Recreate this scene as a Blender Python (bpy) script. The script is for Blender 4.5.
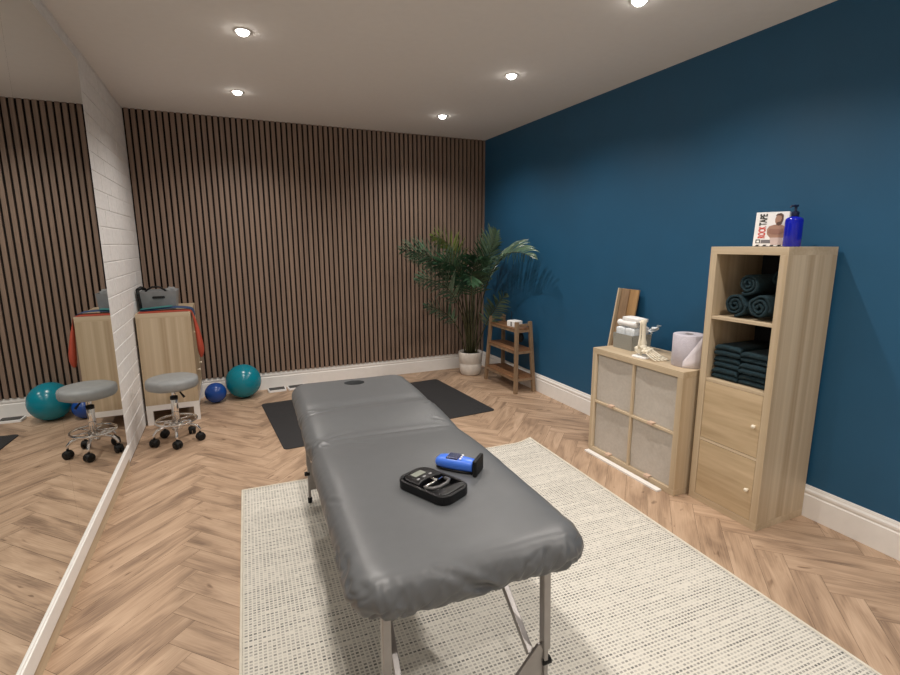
import bpy, bmesh, math, random
from mathutils import Vector, Matrix, noise
random.seed(7)
PI = math.pi
C = bpy.context.scene.collection
for o in list(bpy.data.objects): bpy.data.objects.remove(o)

# ---------------------------------------------------------------- camera
F_PX = 497.09; YAW = 0.4200; PITCH = 0.1864; ROLL = -0.0031; CAM_H = 1.4882
fw = Vector((math.sin(YAW)*math.cos(PITCH), math.cos(YAW)*math.cos(PITCH), -math.sin(PITCH)))
rt = Vector((math.cos(YAW), -math.sin(YAW), 0)); up = rt.cross(fw)
r2 = rt*math.cos(ROLL) + up*math.sin(ROLL); u2 = -rt*math.sin(ROLL) + up*math.cos(ROLL)
cam_d = bpy.data.cameras.new('camera'); cam = bpy.data.objects.new('camera', cam_d); C.objects.link(cam)
M = Matrix((r2, u2, -fw)).transposed().to_4x4(); M.translation = (0, 0, CAM_H)
cam.matrix_world = M
cam_d.sensor_width = 36; cam_d.lens = F_PX*36/900; cam_d.clip_start = 0.02
bpy.context.scene.camera = cam

# ---------------------------------------------------------------- world, exposure
w = bpy.data.worlds.new('world'); bpy.context.scene.world = w; w.use_nodes = True
w.node_tree.nodes['Background'].inputs[0].default_value = (0.55, 0.6, 0.7, 1)
w.node_tree.nodes['Background'].inputs[1].default_value = 0.05
vs = bpy.context.scene.view_settings
vs.view_transform = 'Standard'; vs.look = 'None'; vs.gamma = 1; vs.use_curve_mapping = False
vs.exposure = 0.1
cy = bpy.context.scene.cycles
cy.max_bounces = 10; cy.diffuse_bounces = 6; cy.glossy_bounces = 6; cy.transmission_bounces = 6
cy.sample_clamp_indirect = 4.0; cy.use_denoising = True
SPOT_W = 56.0
SPOT_COL = (1.0, 0.93, 0.86)
SPOT_ANGLE = 146
LIGHTS = [(0.188, 4.45), (0.188, 3.23), (0.188, 2.01), (0.188, 0.79), (0.188, -0.43),
          (1.94, 4.50), (1.94, 3.27), (1.94, 2.07), (1.94, 0.84), (1.94, -0.38)]

# ---------------------------------------------------------------- room numbers
XR, XL, YB, YN, H, BB = 2.832, -0.712, 5.358, -1.3, 2.652, 0.180

# ---------------------------------------------------------------- materials
def nmat(name):
    m = bpy.data.materials.new(name); m.use_nodes = True
    nt = m.node_tree; b = nt.nodes['Principled BSDF']
    return m, nt, b
def L(nt, a, b): nt.links.new(a, b)
def N(nt, t, **kw):
    n = nt.nodes.new(t)
    for k, v in kw.items(): setattr(n, k, v)
    return n
def mat(name, col, rough=0.5, metal=0.0, var=0.06, scale=20, bump=0.0, bscale=200, spec=None, **kw):
    """plain colour with a faint procedural mottling and optional fine bump"""
    m, nt, b = nmat(name)
    b.inputs['Roughness'].default_value = rough; b.inputs['Metallic'].default_value = metal
    if spec is not None: b.inputs['Specular IOR Level'].default_value = spec
    tc = N(nt, 'ShaderNodeTexCoord'); no = N(nt, 'ShaderNodeTexNoise'); no.inputs['Scale'].default_value = scale
    L(nt, tc.outputs['Object'], no.inputs['Vector'])
    r = N(nt, 'ShaderNodeValToRGB')
    r.color_ramp.elements[0].position = .3; r.color_ramp.elements[1].position = .7
    r.color_ramp.elements[0].color = tuple(c*(1-var) for c in col)+(1,)
    r.color_ramp.elements[1].color = tuple(min(1, c*(1+var)) for c in col)+(1,)
    L(nt, no.outputs['Fac'], r.inputs[0]); L(nt, r.outputs[0], b.inputs['Base Color'])
    if bump > 0:
        n2 = N(nt, 'ShaderNodeTexNoise'); n2.inputs['Scale'].default_value = bscale; n2.inputs['Detail'].default_value = 4
        L(nt, tc.outputs['Object'], n2.inputs['Vector'])
        bp = N(nt, 'ShaderNodeBump'); bp.inputs['Strength'].default_value = bump; bp.inputs['Distance'].default_value = .01
        L(nt, n2.outputs['Fac'], bp.inputs['Height']); L(nt, bp.outputs[0], b.inputs['Normal'])
    for k, v in kw.items():
        b.inputs[k].default_value = v
    return m
def wood(name, c1, c2, sc, rough=0.45, fine=6.0, contrast=(.3, .7), bump=0.05):
    """grain stretched along one axis: sc = noise scale per axis (small along the grain)"""
    m, nt, b = nmat(name)
    tc = N(nt, 'ShaderNodeTexCoord'); mp = N(nt, 'ShaderNodeMapping'); mp.inputs['Scale'].default_value = sc
    L(nt, tc.outputs['Object'], mp.inputs['Vector'])
    a = N(nt, 'ShaderNodeTexNoise'); a.inputs['Scale'].default_value = 1; a.inputs['Detail'].default_value = 2
    f = N(nt, 'ShaderNodeTexNoise'); f.inputs['Scale'].default_value = fine; f.inputs['Detail'].default_value = 5
    L(nt, mp.outputs[0], a.inputs['Vector']); L(nt, mp.outputs[0], f.inputs['Vector'])
    mx = N(nt, 'ShaderNodeMath', operation='MULTIPLY_ADD'); mx.inputs[1].default_value = .35
    L(nt, f.outputs['Fac'], mx.inputs[0]); 
    s = N(nt, 'ShaderNodeMath', operation='MULTIPLY'); s.inputs[1].default_value = .65
    L(nt, a.outputs['Fac'], s.inputs[0]); L(nt, s.outputs[0], mx.inputs[2])
    r = N(nt, 'ShaderNodeValToRGB'); e = r.color_ramp.elements
    e[0].position, e[1].position = contrast; e[0].color = (*c1, 1); e[1].color = (*c2, 1)
    L(nt, mx.outputs[0], r.inputs[0]); L(nt, r.outputs[0], b.inputs['Base Color'])
    b.inputs['Roughness'].default_value = rough
    bp = N(nt, 'ShaderNodeBump'); bp.inputs['Strength'].default_value = bump; bp.inputs['Distance'].default_value = .003
    L(nt, f.outputs['Fac'], bp.inputs['Height']); L(nt, bp.outputs[0], b.inputs['Normal'])
    return m
def emis(name, col, s):
    m, nt, b = nmat(name)
    b.inputs['Base Color'].default_value = (*col, 1)
    b.inputs['Emission Color'].default_value = (*col, 1); b.inputs['Emission Strength'].default_value = s
    return m

M_ceil = mat('ceiling_paint', (.83, .81, .79), .9, var=.01)
M_blue = mat('blue_paint', (.011, .088, .184), .55, bump=.03, bscale=350, var=.03, scale=4)
M_white = mat('white_gloss_paint', (.87, .86, .84), .35, var=.02)
M_wallw = mat('off_white_paint', (.62, .60, .57), .85, var=.03)
M_brick = mat('white_painted_brick', (.80, .79, .78), .6, bump=.5, bscale=45, var=.05, scale=30)
M_slat = wood('walnut_slat', (.185, .128, .096), (.32, .225, .170), (60, 60, 1.2), .5)
M_felt = mat('black_felt', (.007, .004, .003), .95, var=.2)
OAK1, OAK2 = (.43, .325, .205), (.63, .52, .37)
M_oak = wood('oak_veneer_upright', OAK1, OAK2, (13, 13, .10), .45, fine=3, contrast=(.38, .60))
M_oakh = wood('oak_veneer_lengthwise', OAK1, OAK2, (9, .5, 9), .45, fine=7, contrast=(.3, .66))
M_oakdoor = wood('oak_veneer_door', (.41, .30, .175), (.60, .465, .30), (2, 1.0, 12), .45, fine=5, contrast=(.32, .66))
M_cubby_shade = mat('cubby_shade_black', (.012, .012, .014), .8)
M_acacia = wood('brown_stained_wood', (.17, .105, .060), (.37, .255, .155), (14, 14, 2.5), .5)
M_ac_top = wood('red_brown_shelf_wood', (.15, .072, .034), (.32, .165, .080), (14, 3, 14), .45)
M_trayw = wood('golden_brown_wood', (.27, .15, .06), (.48, .30, .14), (20, 20, 1.5), .5)
M_boxf = mat('grey_beige_fabric', (.50, .46, .41), .9, bump=.25, bscale=500, var=.05, scale=60)
M_tab = mat('pale_leather_tab', (.62, .45, .34), .6)
M_vinyl = mat('grey_vinyl', (.106, .112, .118), .38, bump=.04, bscale=500, var=.03)
M_vinyl2 = mat('light_grey_vinyl', (.27, .285, .29), .5, bump=.06, bscale=300)
M_alu = mat('grey_metal', (.36, .34, .33), .38, .85, var=.05)
M_chrome = mat('chrome', (.80, .80, .80), .12, 1.0, var=.02)
M_black = mat('black_rubber', (.008, .008, .008), .5, spec=.3, var=.1)
M_blackg = mat('black_gloss_plastic', (.006, .006, .007), .34, spec=.3, var=.1)
M_mat = mat('black_exercise_mat', (.021, .021, .023), .75, bump=.3, bscale=300, var=.1)
M_bluep = mat('bright_blue_plastic', (.06, .19, .78), .3, var=.02)
M_lcd = mat('grey_green_display', (.24, .26, .22), .3)
M_pot = mat('whitewashed_stone', (.66, .62, .57), .75, bump=.2, bscale=60, var=.12, scale=12)
M_soil = mat('dark_soil', (.02, .014, .01), .95, bump=.8, bscale=80)
M_leaf = mat('dark_green_leaf', (.035, .085, .042), .32, var=.45, scale=6)
M_leafy = mat('yellow_green_leaf', (.17, .22, .055), .4, var=.35, scale=6)
M_leafl = mat('grey_green_leaf', (.085, .145, .090), .28, var=.4, scale=6)
M_stem = mat('brown_green_stem', (.055, .055, .022), .55, var=.3)
M_teal = mat('teal_ball', (.004, .22, .30), .22, var=.03)
M_navyball = mat('royal_blue_ball', (.012, .065, .30), .25, var=.05)
M_towel = mat('dark_teal_towel', (.007, .030, .042), .95, bump=1.0, bscale=260, var=.3, scale=80)
M_paper = mat('white_paper', (.86, .86, .86), .85, var=.03)
M_rollp = mat('lilac_grey_paper', (.55, .52, .585), .9, bump=.4, bscale=120, var=.04)
M_bone = mat('ivory_plastic', (.82, .76, .62), .45, var=.05)
M_clear = mat('clear_plastic_bag', (.75, .80, .84), .2, var=.1, scale=40)
M_felt_g = mat('grey_felt', (.25, .26, .265), .95, bump=.2, bscale=300)
M_bin = mat('grey_woven_bin', (.30, .30, .27), .9, bump=.5, bscale=250, var=.12, scale=150)
M_red = mat('red_latex', (.42, .065, .035), .45)
M_tealb = mat('teal_latex', (.03, .20, .20), .45)
M_navy = mat('navy_latex', (.015, .06, .17), .45)
M_cobalt = mat('cobalt_glass', (.006, .014, .42), .12, var=.02)
M_skin = mat('printed_skin_tone', (.38, .225, .165), .5)
M_hair = mat('printed_dark_brown', (.10, .055, .04), .5)
M_redp = mat('printed_red', (.65, .06, .04), .5)
M_blackp = mat('printed_black', (.02, .02, .02), .5)
M_cream = mat('cream_binding', (.74, .70, .60), .9, bump=.4, bscale=300)
M_lamp = emis('downlight_lens', (1, .93, .84), 30)
mm, nt, b = nmat('mirror_silver')
b.inputs['Base Color'].default_value = (.80, .82, .81, 1); b.inputs['Metallic'].default_value = 1; b.inputs['Roughness'].default_value = 0.0
M_mirror = mm

def rug_mat():
    m, nt, b = nmat('woven_cream_rug')
    tc = N(nt, 'ShaderNodeTexCoord'); sp = N(nt, 'ShaderNodeSeparateXYZ'); L(nt, tc.outputs['Object'], sp.inputs[0])
    def mth(op, a, bb=None, c=None):
        n = N(nt, 'ShaderNodeMath', operation=op)
        for i, v in enumerate((a, bb, c)):
            if v is None: continue
            if isinstance(v, (int, float)): n.inputs[i].default_value = v
            else: L(nt, v, n.inputs[i])
        return n.outputs[0]
    px, py = .0165, .0150
    yy = mth('DIVIDE', sp.outputs['Y'], py); row = mth('FLOOR', yy)
    xx = mth('DIVIDE', sp.outputs['X'], px); colm = mth('FLOOR', xx)
    fx = mth('FRACT', xx); fy = mth('FRACT', yy)
    tx = mth('ABSOLUTE', mth('SUBTRACT', fx, .5)); ty = mth('ABSOLUTE', mth('SUBTRACT', fy, .5))
    mx_ = mth('LESS_THAN', tx, .33); my_ = mth('LESS_THAN', ty, .27)
    dot = mth('MULTIPLY', mx_, my_)
    cv = N(nt, 'ShaderNodeCombineXYZ'); L(nt, colm, cv.inputs[0]); L(nt, row, cv.inputs[1])
    wn = N(nt, 'ShaderNodeTexWhiteNoise', noise_dimensions='2D'); L(nt, cv.outputs[0], wn.inputs['Vector'])
    cv2 = N(nt, 'ShaderNodeCombineXYZ'); L(nt, mth('MULTIPLY', sp.outputs['X'], 2.0), cv2.inputs[0]); L(nt, mth('MULTIPLY', row, .9), cv2.inputs[1])
    rn = N(nt, 'ShaderNodeTexNoise'); rn.inputs['Scale'].default_value = 1; rn.inputs['Detail'].default_value = 1; L(nt, cv2.outputs[0], rn.inputs['Vector'])
    k = mth('ADD', mth('MULTIPLY', wn.outputs['Value'], .55), mth('MULTIPLY', mth('SUBTRACT', rn.outputs['Fac'], .33), 1.7))
    kk = N(nt, 'ShaderNodeClamp'); L(nt, mth('MULTIPLY', k, 1.0), kk.inputs[0])
    f = mth('MULTIPLY', dot, kk.outputs[0])
    mix = N(nt, 'ShaderNodeMix', data_type='RGBA')
    L(nt, f, mix.inputs['Factor']); mix.inputs['A'].default_value = (.70, .67, .60, 1); mix.inputs['B'].default_value = (.15, .15, .14, 1)
    L(nt, mix.outputs['Result'], b.inputs['Base Color']); b.inputs['Roughness'].default_value = .95
    bp = N(nt, 'ShaderNodeBump'); bp.inputs['Strength'].default_value = .4; bp.inputs['Distance'].default_value = .002
    L(nt, mth('SUBTRACT', 1.0, dot), bp.inputs['Height']); L(nt, bp.outputs[0], b.inputs['Normal'])
    return m
M_rug = rug_mat()

def floor_mat():
    m, nt, b = nmat('herringbone_oak')
    uv = N(nt, 'ShaderNodeUVMap'); uv.uv_map = 'UVMap'
    at = N(nt, 'ShaderNodeAttribute'); at.attribute_name = 'plank'
    sp = N(nt, 'ShaderNodeSeparateXYZ'); L(nt, uv.outputs[0], sp.inputs[0])
    def noisev(sx, sy, detail, dist=0, off=0):
        mp = N(nt, 'ShaderNodeMapping'); mp.inputs['Scale'].default_value = (sx, sy, 1); mp.inputs['Location'].default_value = (off, off*2, 0)
        L(nt, uv.outputs[0], mp.inputs['Vector'])
        n = N(nt, 'ShaderNodeTexNoise'); n.inputs['Scale'].default_value = 1; n.inputs['Detail'].default_value = detail; n.inputs['Distortion'].default_value = dist
        L(nt, mp.outputs[0], n.inputs['Vector']); return n.outputs['Fac']
    broad = noisev(2.6, 14, 3, .8); fine = noisev(6, 170, 4, .3); knot = noisev(5, 17, 1, 1.5, 7)
    r = N(nt, 'ShaderNodeValToRGB'); e = r.color_ramp.elements
    e[0].position = .30; e[0].color = (.205, .132, .088, 1)
    e[1].position = .68; e[1].color = (.585, .42, .295, 1)
    x = e.new(.50); x.color = (.44, .302, .202, 1)
    add = N(nt, 'ShaderNodeMath', operation='MULTIPLY_ADD'); add.inputs[1].default_value = .30; L(nt, fine, add.inputs[0])
    s = N(nt, 'ShaderNodeMath', operation='MULTIPLY_ADD'); s.inputs[1].default_value = .70; s.inputs[2].default_value = 0; L(nt, broad, s.inputs[0])
    pl = N(nt, 'ShaderNodeMath', operation='MULTIPLY_ADD'); pl.inputs[1].default_value = .08; L(nt, at.outputs['Fac'], pl.inputs[0]); L(nt, s.outputs[0], pl.inputs[2])
    ad2 = N(nt, 'ShaderNodeMath', operation='SUBTRACT'); L(nt, pl.outputs[0], ad2.inputs[0]); ad2.inputs[1].default_value = .03
    L(nt, ad2.outputs[0], add.inputs[2]); L(nt, add.outputs[0], r.inputs[0])
    kr = N(nt, 'ShaderNodeValToRGB'); kr.color_ramp.elements[0].position = .70; kr.color_ramp.elements[1].position = .80
    kr.color_ramp.elements[0].color = (1, 1, 1, 1); kr.color_ramp.elements[1].color = (.45, .4, .36, 1); L(nt, knot, kr.inputs[0])
    mul = N(nt, 'ShaderNodeMix', data_type='RGBA', blend_type='MULTIPLY'); mul.inputs['Factor'].default_value = 1
    L(nt, r.outputs[0], mul.inputs['A']); L(nt, kr.outputs[0], mul.inputs['B'])
    L(nt, mul.outputs['Result'], b.inputs['Base Color'])
    b.inputs['Roughness'].default_value = .48
    bp = N(nt, 'ShaderNodeBump'); bp.inputs['Strength'].default_value = .12; bp.inputs['Distance'].default_value = .003
    L(nt, fine, bp.inputs['Height']); L(nt, bp.outputs[0], b.inputs['Normal'])
    return m
M_floor = floor_mat()

# ---------------------------------------------------------------- mesh helpers
def nb(): return bmesh.new()
def V(*a): return Vector(a)
def box(bm, x0, x1, y0, y1, z0, z1, mtx=None):
    vs = [bm.verts.new((x, y, z)) for z in (z0, z1) for y in (y0, y1) for x in (x0, x1)]
    if mtx: 
        for v in vs: v.co = mtx @ v.co
    for f in ((0, 2, 3, 1), (4, 5, 7, 6), (0, 1, 5, 4), (2, 6, 7, 3), (0, 4, 6, 2), (1, 3, 7, 5)):
        bm.faces.new([vs[i] for i in f])
    return vs
def frame_of(d):
    d = d.normalized(); a = V(0, 0, 1) if abs(d.z) < .95 else V(1, 0, 0)
    s = d.cross(a).normalized(); return s, s.cross(d).normalized()
def tube(bm, pts, rad, n=12, closed=False, cap=True, smooth=True):
    pts = [Vector(p) for p in pts]; rings = []
    m = len(pts)
    for i, p in enumerate(pts):
        if closed: d = pts[(i+1) % m]-pts[i-1]
        else: d = pts[min(i+1, m-1)]-pts[max(i-1, 0)]
        if i == 0 or True:
            s, t = frame_of(d)
        r = rad[i] if isinstance(rad, (list, tuple)) else rad
        if rings:   # keep orientation steady
            ps = prev_s - prev_s.dot(d.normalized())*d.normalized()
            if ps.length > 1e-6: s = ps.normalized(); t = s.cross(d.normalized()).normalized()
        prev_s = s
        rings.append([bm.verts.new(p + r*(math.cos(2*PI*k/n)*s + math.sin(2*PI*k/n)*t)) for k in range(n)])
    R = list(zip(rings, rings[1:])) + ([(rings[-1], rings[0])] if closed else [])
    for a, b in R:
        for k in range(n):
            f = bm.faces.new((a[k], a[(k+1) % n], b[(k+1) % n], b[k])); f.smooth = smooth
    if cap and not closed:
        bm.faces.new(rings[0][::-1]); bm.faces.new(rings[-1])
def lathe(bm, prof, n=40, c=(0, 0, 0), axis='z', smooth=True, cap=True):
    rings = []
    for r, z in prof:
        ring = []
        for k in range(n):
            a = 2*PI*k/n; x, y = r*math.cos(a), r*math.sin(a)
            p = {'z': (x, y, z), 'x': (z, x, y), 'y': (x, z, y)}[axis]
            ring.append(bm.verts.new((p[0]+c[0], p[1]+c[1], p[2]+c[2])))
        rings.append(ring)
    for a, b in zip(rings, rings[1:]):
        for k in range(n):
            f = bm.faces.new((a[k], a[(k+1) % n], b[(k+1) % n], b[k])); f.smooth = smooth
    if cap:
        bm.faces.new(rings[0][::-1]); bm.faces.new(rings[-1])
def prism(bm, pts, z0, z1, mtx=None):
    a = [bm.verts.new((x, y, z0)) for x, y in pts]; b = [bm.verts.new((x, y, z1)) for x, y in pts]
    if mtx:
        for v in a+b: v.co = mtx @ v.co
    n = len(pts)
    bm.faces.new(a[::-1]); bm.faces.new(b)
    for i in range(n): bm.faces.new((a[i], a[(i+1) % n], b[(i+1) % n], b[i]))
def rrect(a, b, r, seg=6, x=0, y=0):
    out = []
    for cx, cy_, s in ((a-r, b-r, 0), (-a+r, b-r, 90), (-a+r, -b+r, 180), (a-r, -b+r, 270)):
        for k in range(seg+1):
            t = math.radians(s+90*k/seg); out.append((x+cx+r*math.cos(t), y+cy_+r*math.sin(t)))
    return out
def ico(bm, c, r, sub=3, sc=(1, 1, 1), nz=0, ns=3, mtx=None):
    g = bmesh.ops.create_icosphere(bm, subdivisions=sub, radius=1)
    for v in g['verts']:
        k = 1+nz*noise.noise(v.co*ns+Vector(c)*13)
        q = Vector((v.co.x*r*sc[0]*k, v.co.y*r*sc[1]*k, v.co.z*r*sc[2]*k))
        if mtx: q = mtx @ q
        v.co = q+Vector(c)
        for f in v.link_faces: f.smooth = True
def obj(name, bm, m, parent=None, bevel=0, seg=2, smooth=False, label=None, solid=0):
    bmesh.ops.recalc_face_normals(bm, faces=bm.faces)
    me = bpy.data.meshes.new(name); bm.to_mesh(me); bm.free()
    if smooth:
        for p in me.polygons: p.use_smooth = True
    o = bpy.data.objects.new(name, me); C.objects.link(o)
    for x in (m if isinstance(m, (list, tuple)) else [m]): me.materials.append(x)
    if parent: o.parent = parent
    if solid:
        s = o.modifiers.new('solid', 'SOLIDIFY'); s.thickness = solid; s.offset = 0
    if bevel:
        bv = o.modifiers.new('bevel', 'BEVEL'); bv.width = bevel; bv.segments = seg; bv.limit_method = 'ANGLE'; bv.angle_limit = math.radians(40)
        bv.harden_normals = False
    if label: o['label'] = label
    return o
def thing(name, label, cat, loc=(0, 0, 0), rotz=0, group=None):
    o = bpy.data.objects.new(name, None); C.objects.link(o); o.empty_display_size = .1
    o.location = loc; o.rotation_euler = (0, 0, rotz); o['label'] = label; o['category'] = cat
    if group: o['group'] = group
    return o
def tag(o, label, cat, group=None):
    o['label'] = label; o['category'] = cat
    if group: o['group'] = group
    return o
def struct(name, bm, m, parent=None, bevel=0):
    o = obj(name, bm, m, parent, bevel)
    if not parent: o['kind'] = 'structure'
    return o
def dup(root, loc, rotz=0, label=None, scale=None):
    r = root.copy(); C.objects.link(r); r.location = loc; r.rotation_euler = (0, 0, rotz)
    if label: r['label'] = label
    for ch in list(root.children):
        c = ch.copy(); C.objects.link(c); c.parent = r
        for g in ch.children:
            d = g.copy(); C.objects.link(d); d.parent = c
    return r
def Rx(a): return Matrix.Rotation(a, 4, 'X')
def Ry(a): return Matrix.Rotation(a, 4, 'Y')
def Rz(a): return Matrix.Rotation(a, 4, 'Z')
def T(x, y, z): return Matrix.Translation((x, y, z))

# ================================================================ SETTING
# floor slab and herringbone planks
bm = nb(); box(bm, XL-.1, XR+.1, YN-.1, YB+.1, -.12, -.002); sub = struct('floor', bm, mat('dark_seam', (.10, .06, .035), .8))
PW, PN = .122, 5
def herring():
    bm = nb(); uvl = bm.loops.layers.uv.new('UVMap'); fl = bm.faces.layers.float.new('plank')
    s = math.sqrt(.5); ox, oy = -.225 - s*PW*PN, 2.283
    g = .0007
    def add(p0, p1, q0, q1, horiz):
        P = [(p0+g, q0+g), (p1-g, q0+g), (p1-g, q1-g), (p0+g, q1-g)]
        W = [(ox + s*(p-q), oy + s*(p+q)) for p, q in P]
        if max(a for a, b in W) < XL-.05 or min(a for a, b in W) > XR+.05: return
        if max(b for a, b in W) < YN-.05 or min(b for a, b in W) > YB+.05: return
        f = bm.faces.new([bm.verts.new((a, b, 0)) for a, b in W]); f[fl] = random.random()
        ru, rv = random.uniform(0, 50), random.uniform(0, 50)
        for l, (p, q) in zip(f.loops, P):
            u, v = (p-p0, q-q0) if horiz else (q-q0, p-p0)
            l[uvl].uv = (u+ru, v+rv)
    for r in range(-90, 90):
        for m in range(-14, 14):
            a = r+2*PN*m; add(a*PW, (a+PN)*PW, r*PW, (r+1)*PW, True)
            c = r; b0 = c-2*PN+1+2*PN*m; add(c*PW, (c+1)*PW, b0*PW, (b0+PN)*PW, False)
    for co, no in (((XL, 0, 0), (-1, 0, 0)), ((XR, 0, 0), (1, 0, 0)), ((0, YN, 0), (0, -1, 0)), ((0, YB, 0), (0, 1, 0))):
        bmesh.ops.bisect_plane(bm, geom=bm.verts[:]+bm.edges[:]+bm.faces[:], plane_co=co, plane_no=no, clear_outer=True)
    return bm
bm = herring(); hf = obj('herringbone_planks', bm, M_floor, sub)
bm = nb(); box(bm, XL-.1, XR+.1, YN-.1, YB+.1, H, H+.12); struct('ceiling', bm, M_ceil)
bm = nb(); box(bm, XR, XR+.1, YN-.1, YB+.1, 0, H); struct('wall_right', bm, M_blue)
bm = nb(); box(bm, XL, XR, YB, YB+.1, 0, H); wb = struct('wall_back', bm, M_wallw)
bm = nb(); box(bm, XL-.1, XR+.1, YN-.1, YN, 0, H); struct('wall_near', bm, M_wallw)
bm = nb(); box(bm, XL-.14, XL-.007, YN, YB+.1, 0, H); wl = struct('wall_left', bm, M_wallw)
# painted brick face
bm = nb()
BH, BW, GJ = .1145, .30, .007
k = 0; z = 0
while z < H-.005:
    z1 = min(z+BH, H); y = 2.3 - (BW/2 if k % 2 else 0)
    while y < YB:
        y0, y1 = max(y, 2.3), min(y+BW, YB)
        if y1-y0 > .03:
            d = random.uniform(0, .0025)
            box(bm, XL-.006, XL-.001+d*.6, y0+GJ/2, y1-GJ/2, z+GJ/2, z1-GJ/2)
        y += BW
    z += BH; k += 1
obj('brick_face', bm, M_brick, wl, bevel=.004, seg=2)
bm = nb(); box(bm, XL-.007, XL-.004, 2.3, YB, 0, H); obj('mortar', bm, M_brick, wl)
# slatted panelling on the back wall
bm = nb(); box(bm, XL, XR, YB-.009, YB, BB, H); obj('felt_backing', bm, M_felt, wb)
bm = nb(); P_SL = .0501; x = XL+.012
while x < XR-.01:
    box(bm, x, min(x+.033, XR), YB-.027, YB-.009, BB, H); x += P_SL
obj('wood_slats', bm, M_slat, wb, bevel=.0012, seg=1)
# skirting boards with a moulded top
def skirt(name, a, b, nrm, h=BB, t=.018):
    """a,b floor points on the wall line; nrm points into the room"""
    bm = nb(); a, b, n = Vector(a), Vector(b), Vector(nrm)
    prof = [(0, 0), (t, 0), (t, h*.70), (t*.72, h*.735), (t*.78, h*.77), (t*.95, h*.80), (t*.95, h*.86), (t*.55, h*.91), (t*.5, h*.95), (t*.3, h), (0, h)]
    A = [bm.verts.new(a+n*p+V(0, 0, z)) for p, z in prof]; B = [bm.verts.new(b+n*p+V(0, 0, z)) for p, z in prof]
    m = len(prof)
    for i in range(m): bm.faces.new((A[i], A[(i+1) % m], B[(i+1) % m], B[i]))
    bm.faces.new(A); bm.faces.new(B[::-1])
    return struct(name, bm, M_white)
skirt('baseboard_right', (XR, YN, 0), (XR, YB, 0), (-1, 0, 0))
skirt('baseboard_back', (XL, YB, 0), (XR-.018, YB, 0), (0, -1, 0))
skirt('baseboard_near', (XL, YN, 0), (XR, YN, 0), (0, 1, 0))
# left ledge under the mirror
bm = nb(); box(bm, XL-.002, XL+.022, YN, 3.79, .080, .150); box(bm, XL-.002, XL+.017, YN, 3.79, .150, .158)
struct('baseboard_left', bm, M_white, bevel=.002)
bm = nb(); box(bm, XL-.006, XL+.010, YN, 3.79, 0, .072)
struct('trim_floor_reflection', bm, M_oakh)  # oak colour stands in for the floor reflected at the mirror's foot
# mirror panels
def mirror(y0, y1, label):
    t = thing('wall_mirror', label, 'mirror', (XL+.002, (y0+y1)/2, .16), 0, 'mirror panels on the left wall')
    bm = nb(); hw = (y1-y0)/2
    box(bm, -.001, .010, -hw+.0005, hw-.0005, 0, 2.395)
    obj('glass', bm, M_mirror, t)
    return t
M_Y = (YN+.02, .55+.0, 1.6) 
mirror(2.57, 3.775, 'far frameless mirror panel next to the white brick wall')
mirror(1.29, 2.57, 'nearer frameless mirror panel left of the thin seam, at the picture edge')
bm = nb(); box(bm, XL-.003, XL+.003, YN, 1.288, .11, 2.555); obj('plain_face', bm, M_wallw, wl)

# downlights
for i, (x, y) in enumerate(LIGHTS):
    lab = {0: 'round ceiling downlight at the left nearest the slatted wall', 1: 'round ceiling downlight at the left, second from the slatted wall',
           5: 'round ceiling downlight nearest the corner of slatted and blue walls', 6: 'round ceiling downlight at the right, second from the slatted wall',
           7: 'warm ceiling downlight at the top edge by the blue wall'}.get(i, 'ceiling downlight out of view in the %s row, %s from the slatted wall' % ('left' if i < 5 else 'right', ['', '', 'third', 'fourth', 'last'][i % 5]))
    t = thing('ceiling_downlight', lab, 'light', (x, y, H), 0, 'recessed ceiling downlights')
    bm = nb(); lathe(bm, [(.034, -.004), (.045, -.006), (.047, -.001), (.034, .0)], 32, cap=False)
    bm.faces.ensure_lookup_table(); obj('bezel', bm, M_white, t, smooth=True)
    bm = nb(); lathe(bm, [(.0, -.026), (.014, -.024), (.026, -.017), (.033, -.006), (.034, -.002)], 32, cap=False); obj('lens', bm, M_lamp, t)
    ld = bpy.data.lights.new('downlight_beam', 'SPOT'); ld.energy = SPOT_W; ld.color = SPOT_COL
    ld.spot_size = math.radians(SPOT_ANGLE); ld.spot_blend = 1.0; ld.shadow_soft_size = .022
    lo = bpy.data.objects.new('downlight_beam', ld); C.objects.link(lo); lo.parent = t; lo.location = (0, 0, -.06)

# ================================================================ RUG AND MATS
t = thing('woven_rug', 'large cream flat-woven rug with grey dashes under the massage table', 'rug', (.955, 1.258, 0), math.radians(-2.0))
RW, RL = 1.032, 1.80          # half width, half length
def rugz(x, y):
    d = math.hypot(x-RW, y-RL); z = .008
    if d < .16: z += .028*(1-d/.16)**1.5
    return z
bm = nb(); nx, ny = 60, 90
G = [[bm.verts.new((-RW+2*RW*i/nx, -RL+2*RL*j/ny, 0)) for i in range(nx+1)] for j in range(ny+1)]
for r in G:
    for v in r:
        d = math.hypot(v.co.x-RW, v.co.y-RL); v.co.z = rugz(v.co.x, v.co.y)
        if d < .16: v.co.x -= .035*(1-d/.16)**1.3
for j in range(ny):
    for i in range(nx):
        f = bm.faces.new((G[j][i], G[j][i+1], G[j+1][i+1], G[j+1][i])); f.smooth = True
edge = [G[0][i].co.copy() for i in range(nx+1)] + [G[j][nx].co.copy() for j in range(1, ny+1)] + [G[ny][i].co.copy() for i in range(nx-1, -1, -1)] + [G[j][0].co.copy() for j in range(ny-1, 0, -1)]
o = obj('weave', bm, M_rug, t); sm = o.modifiers.new('s', 'SOLIDIFY'); sm.thickness = .007; sm.offset = -1
bm = nb(); tube(bm, [e+V(0, 0, -.002) for e in edge], .0062, 8, closed=True); obj('binding', bm, M_cream, t)

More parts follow.
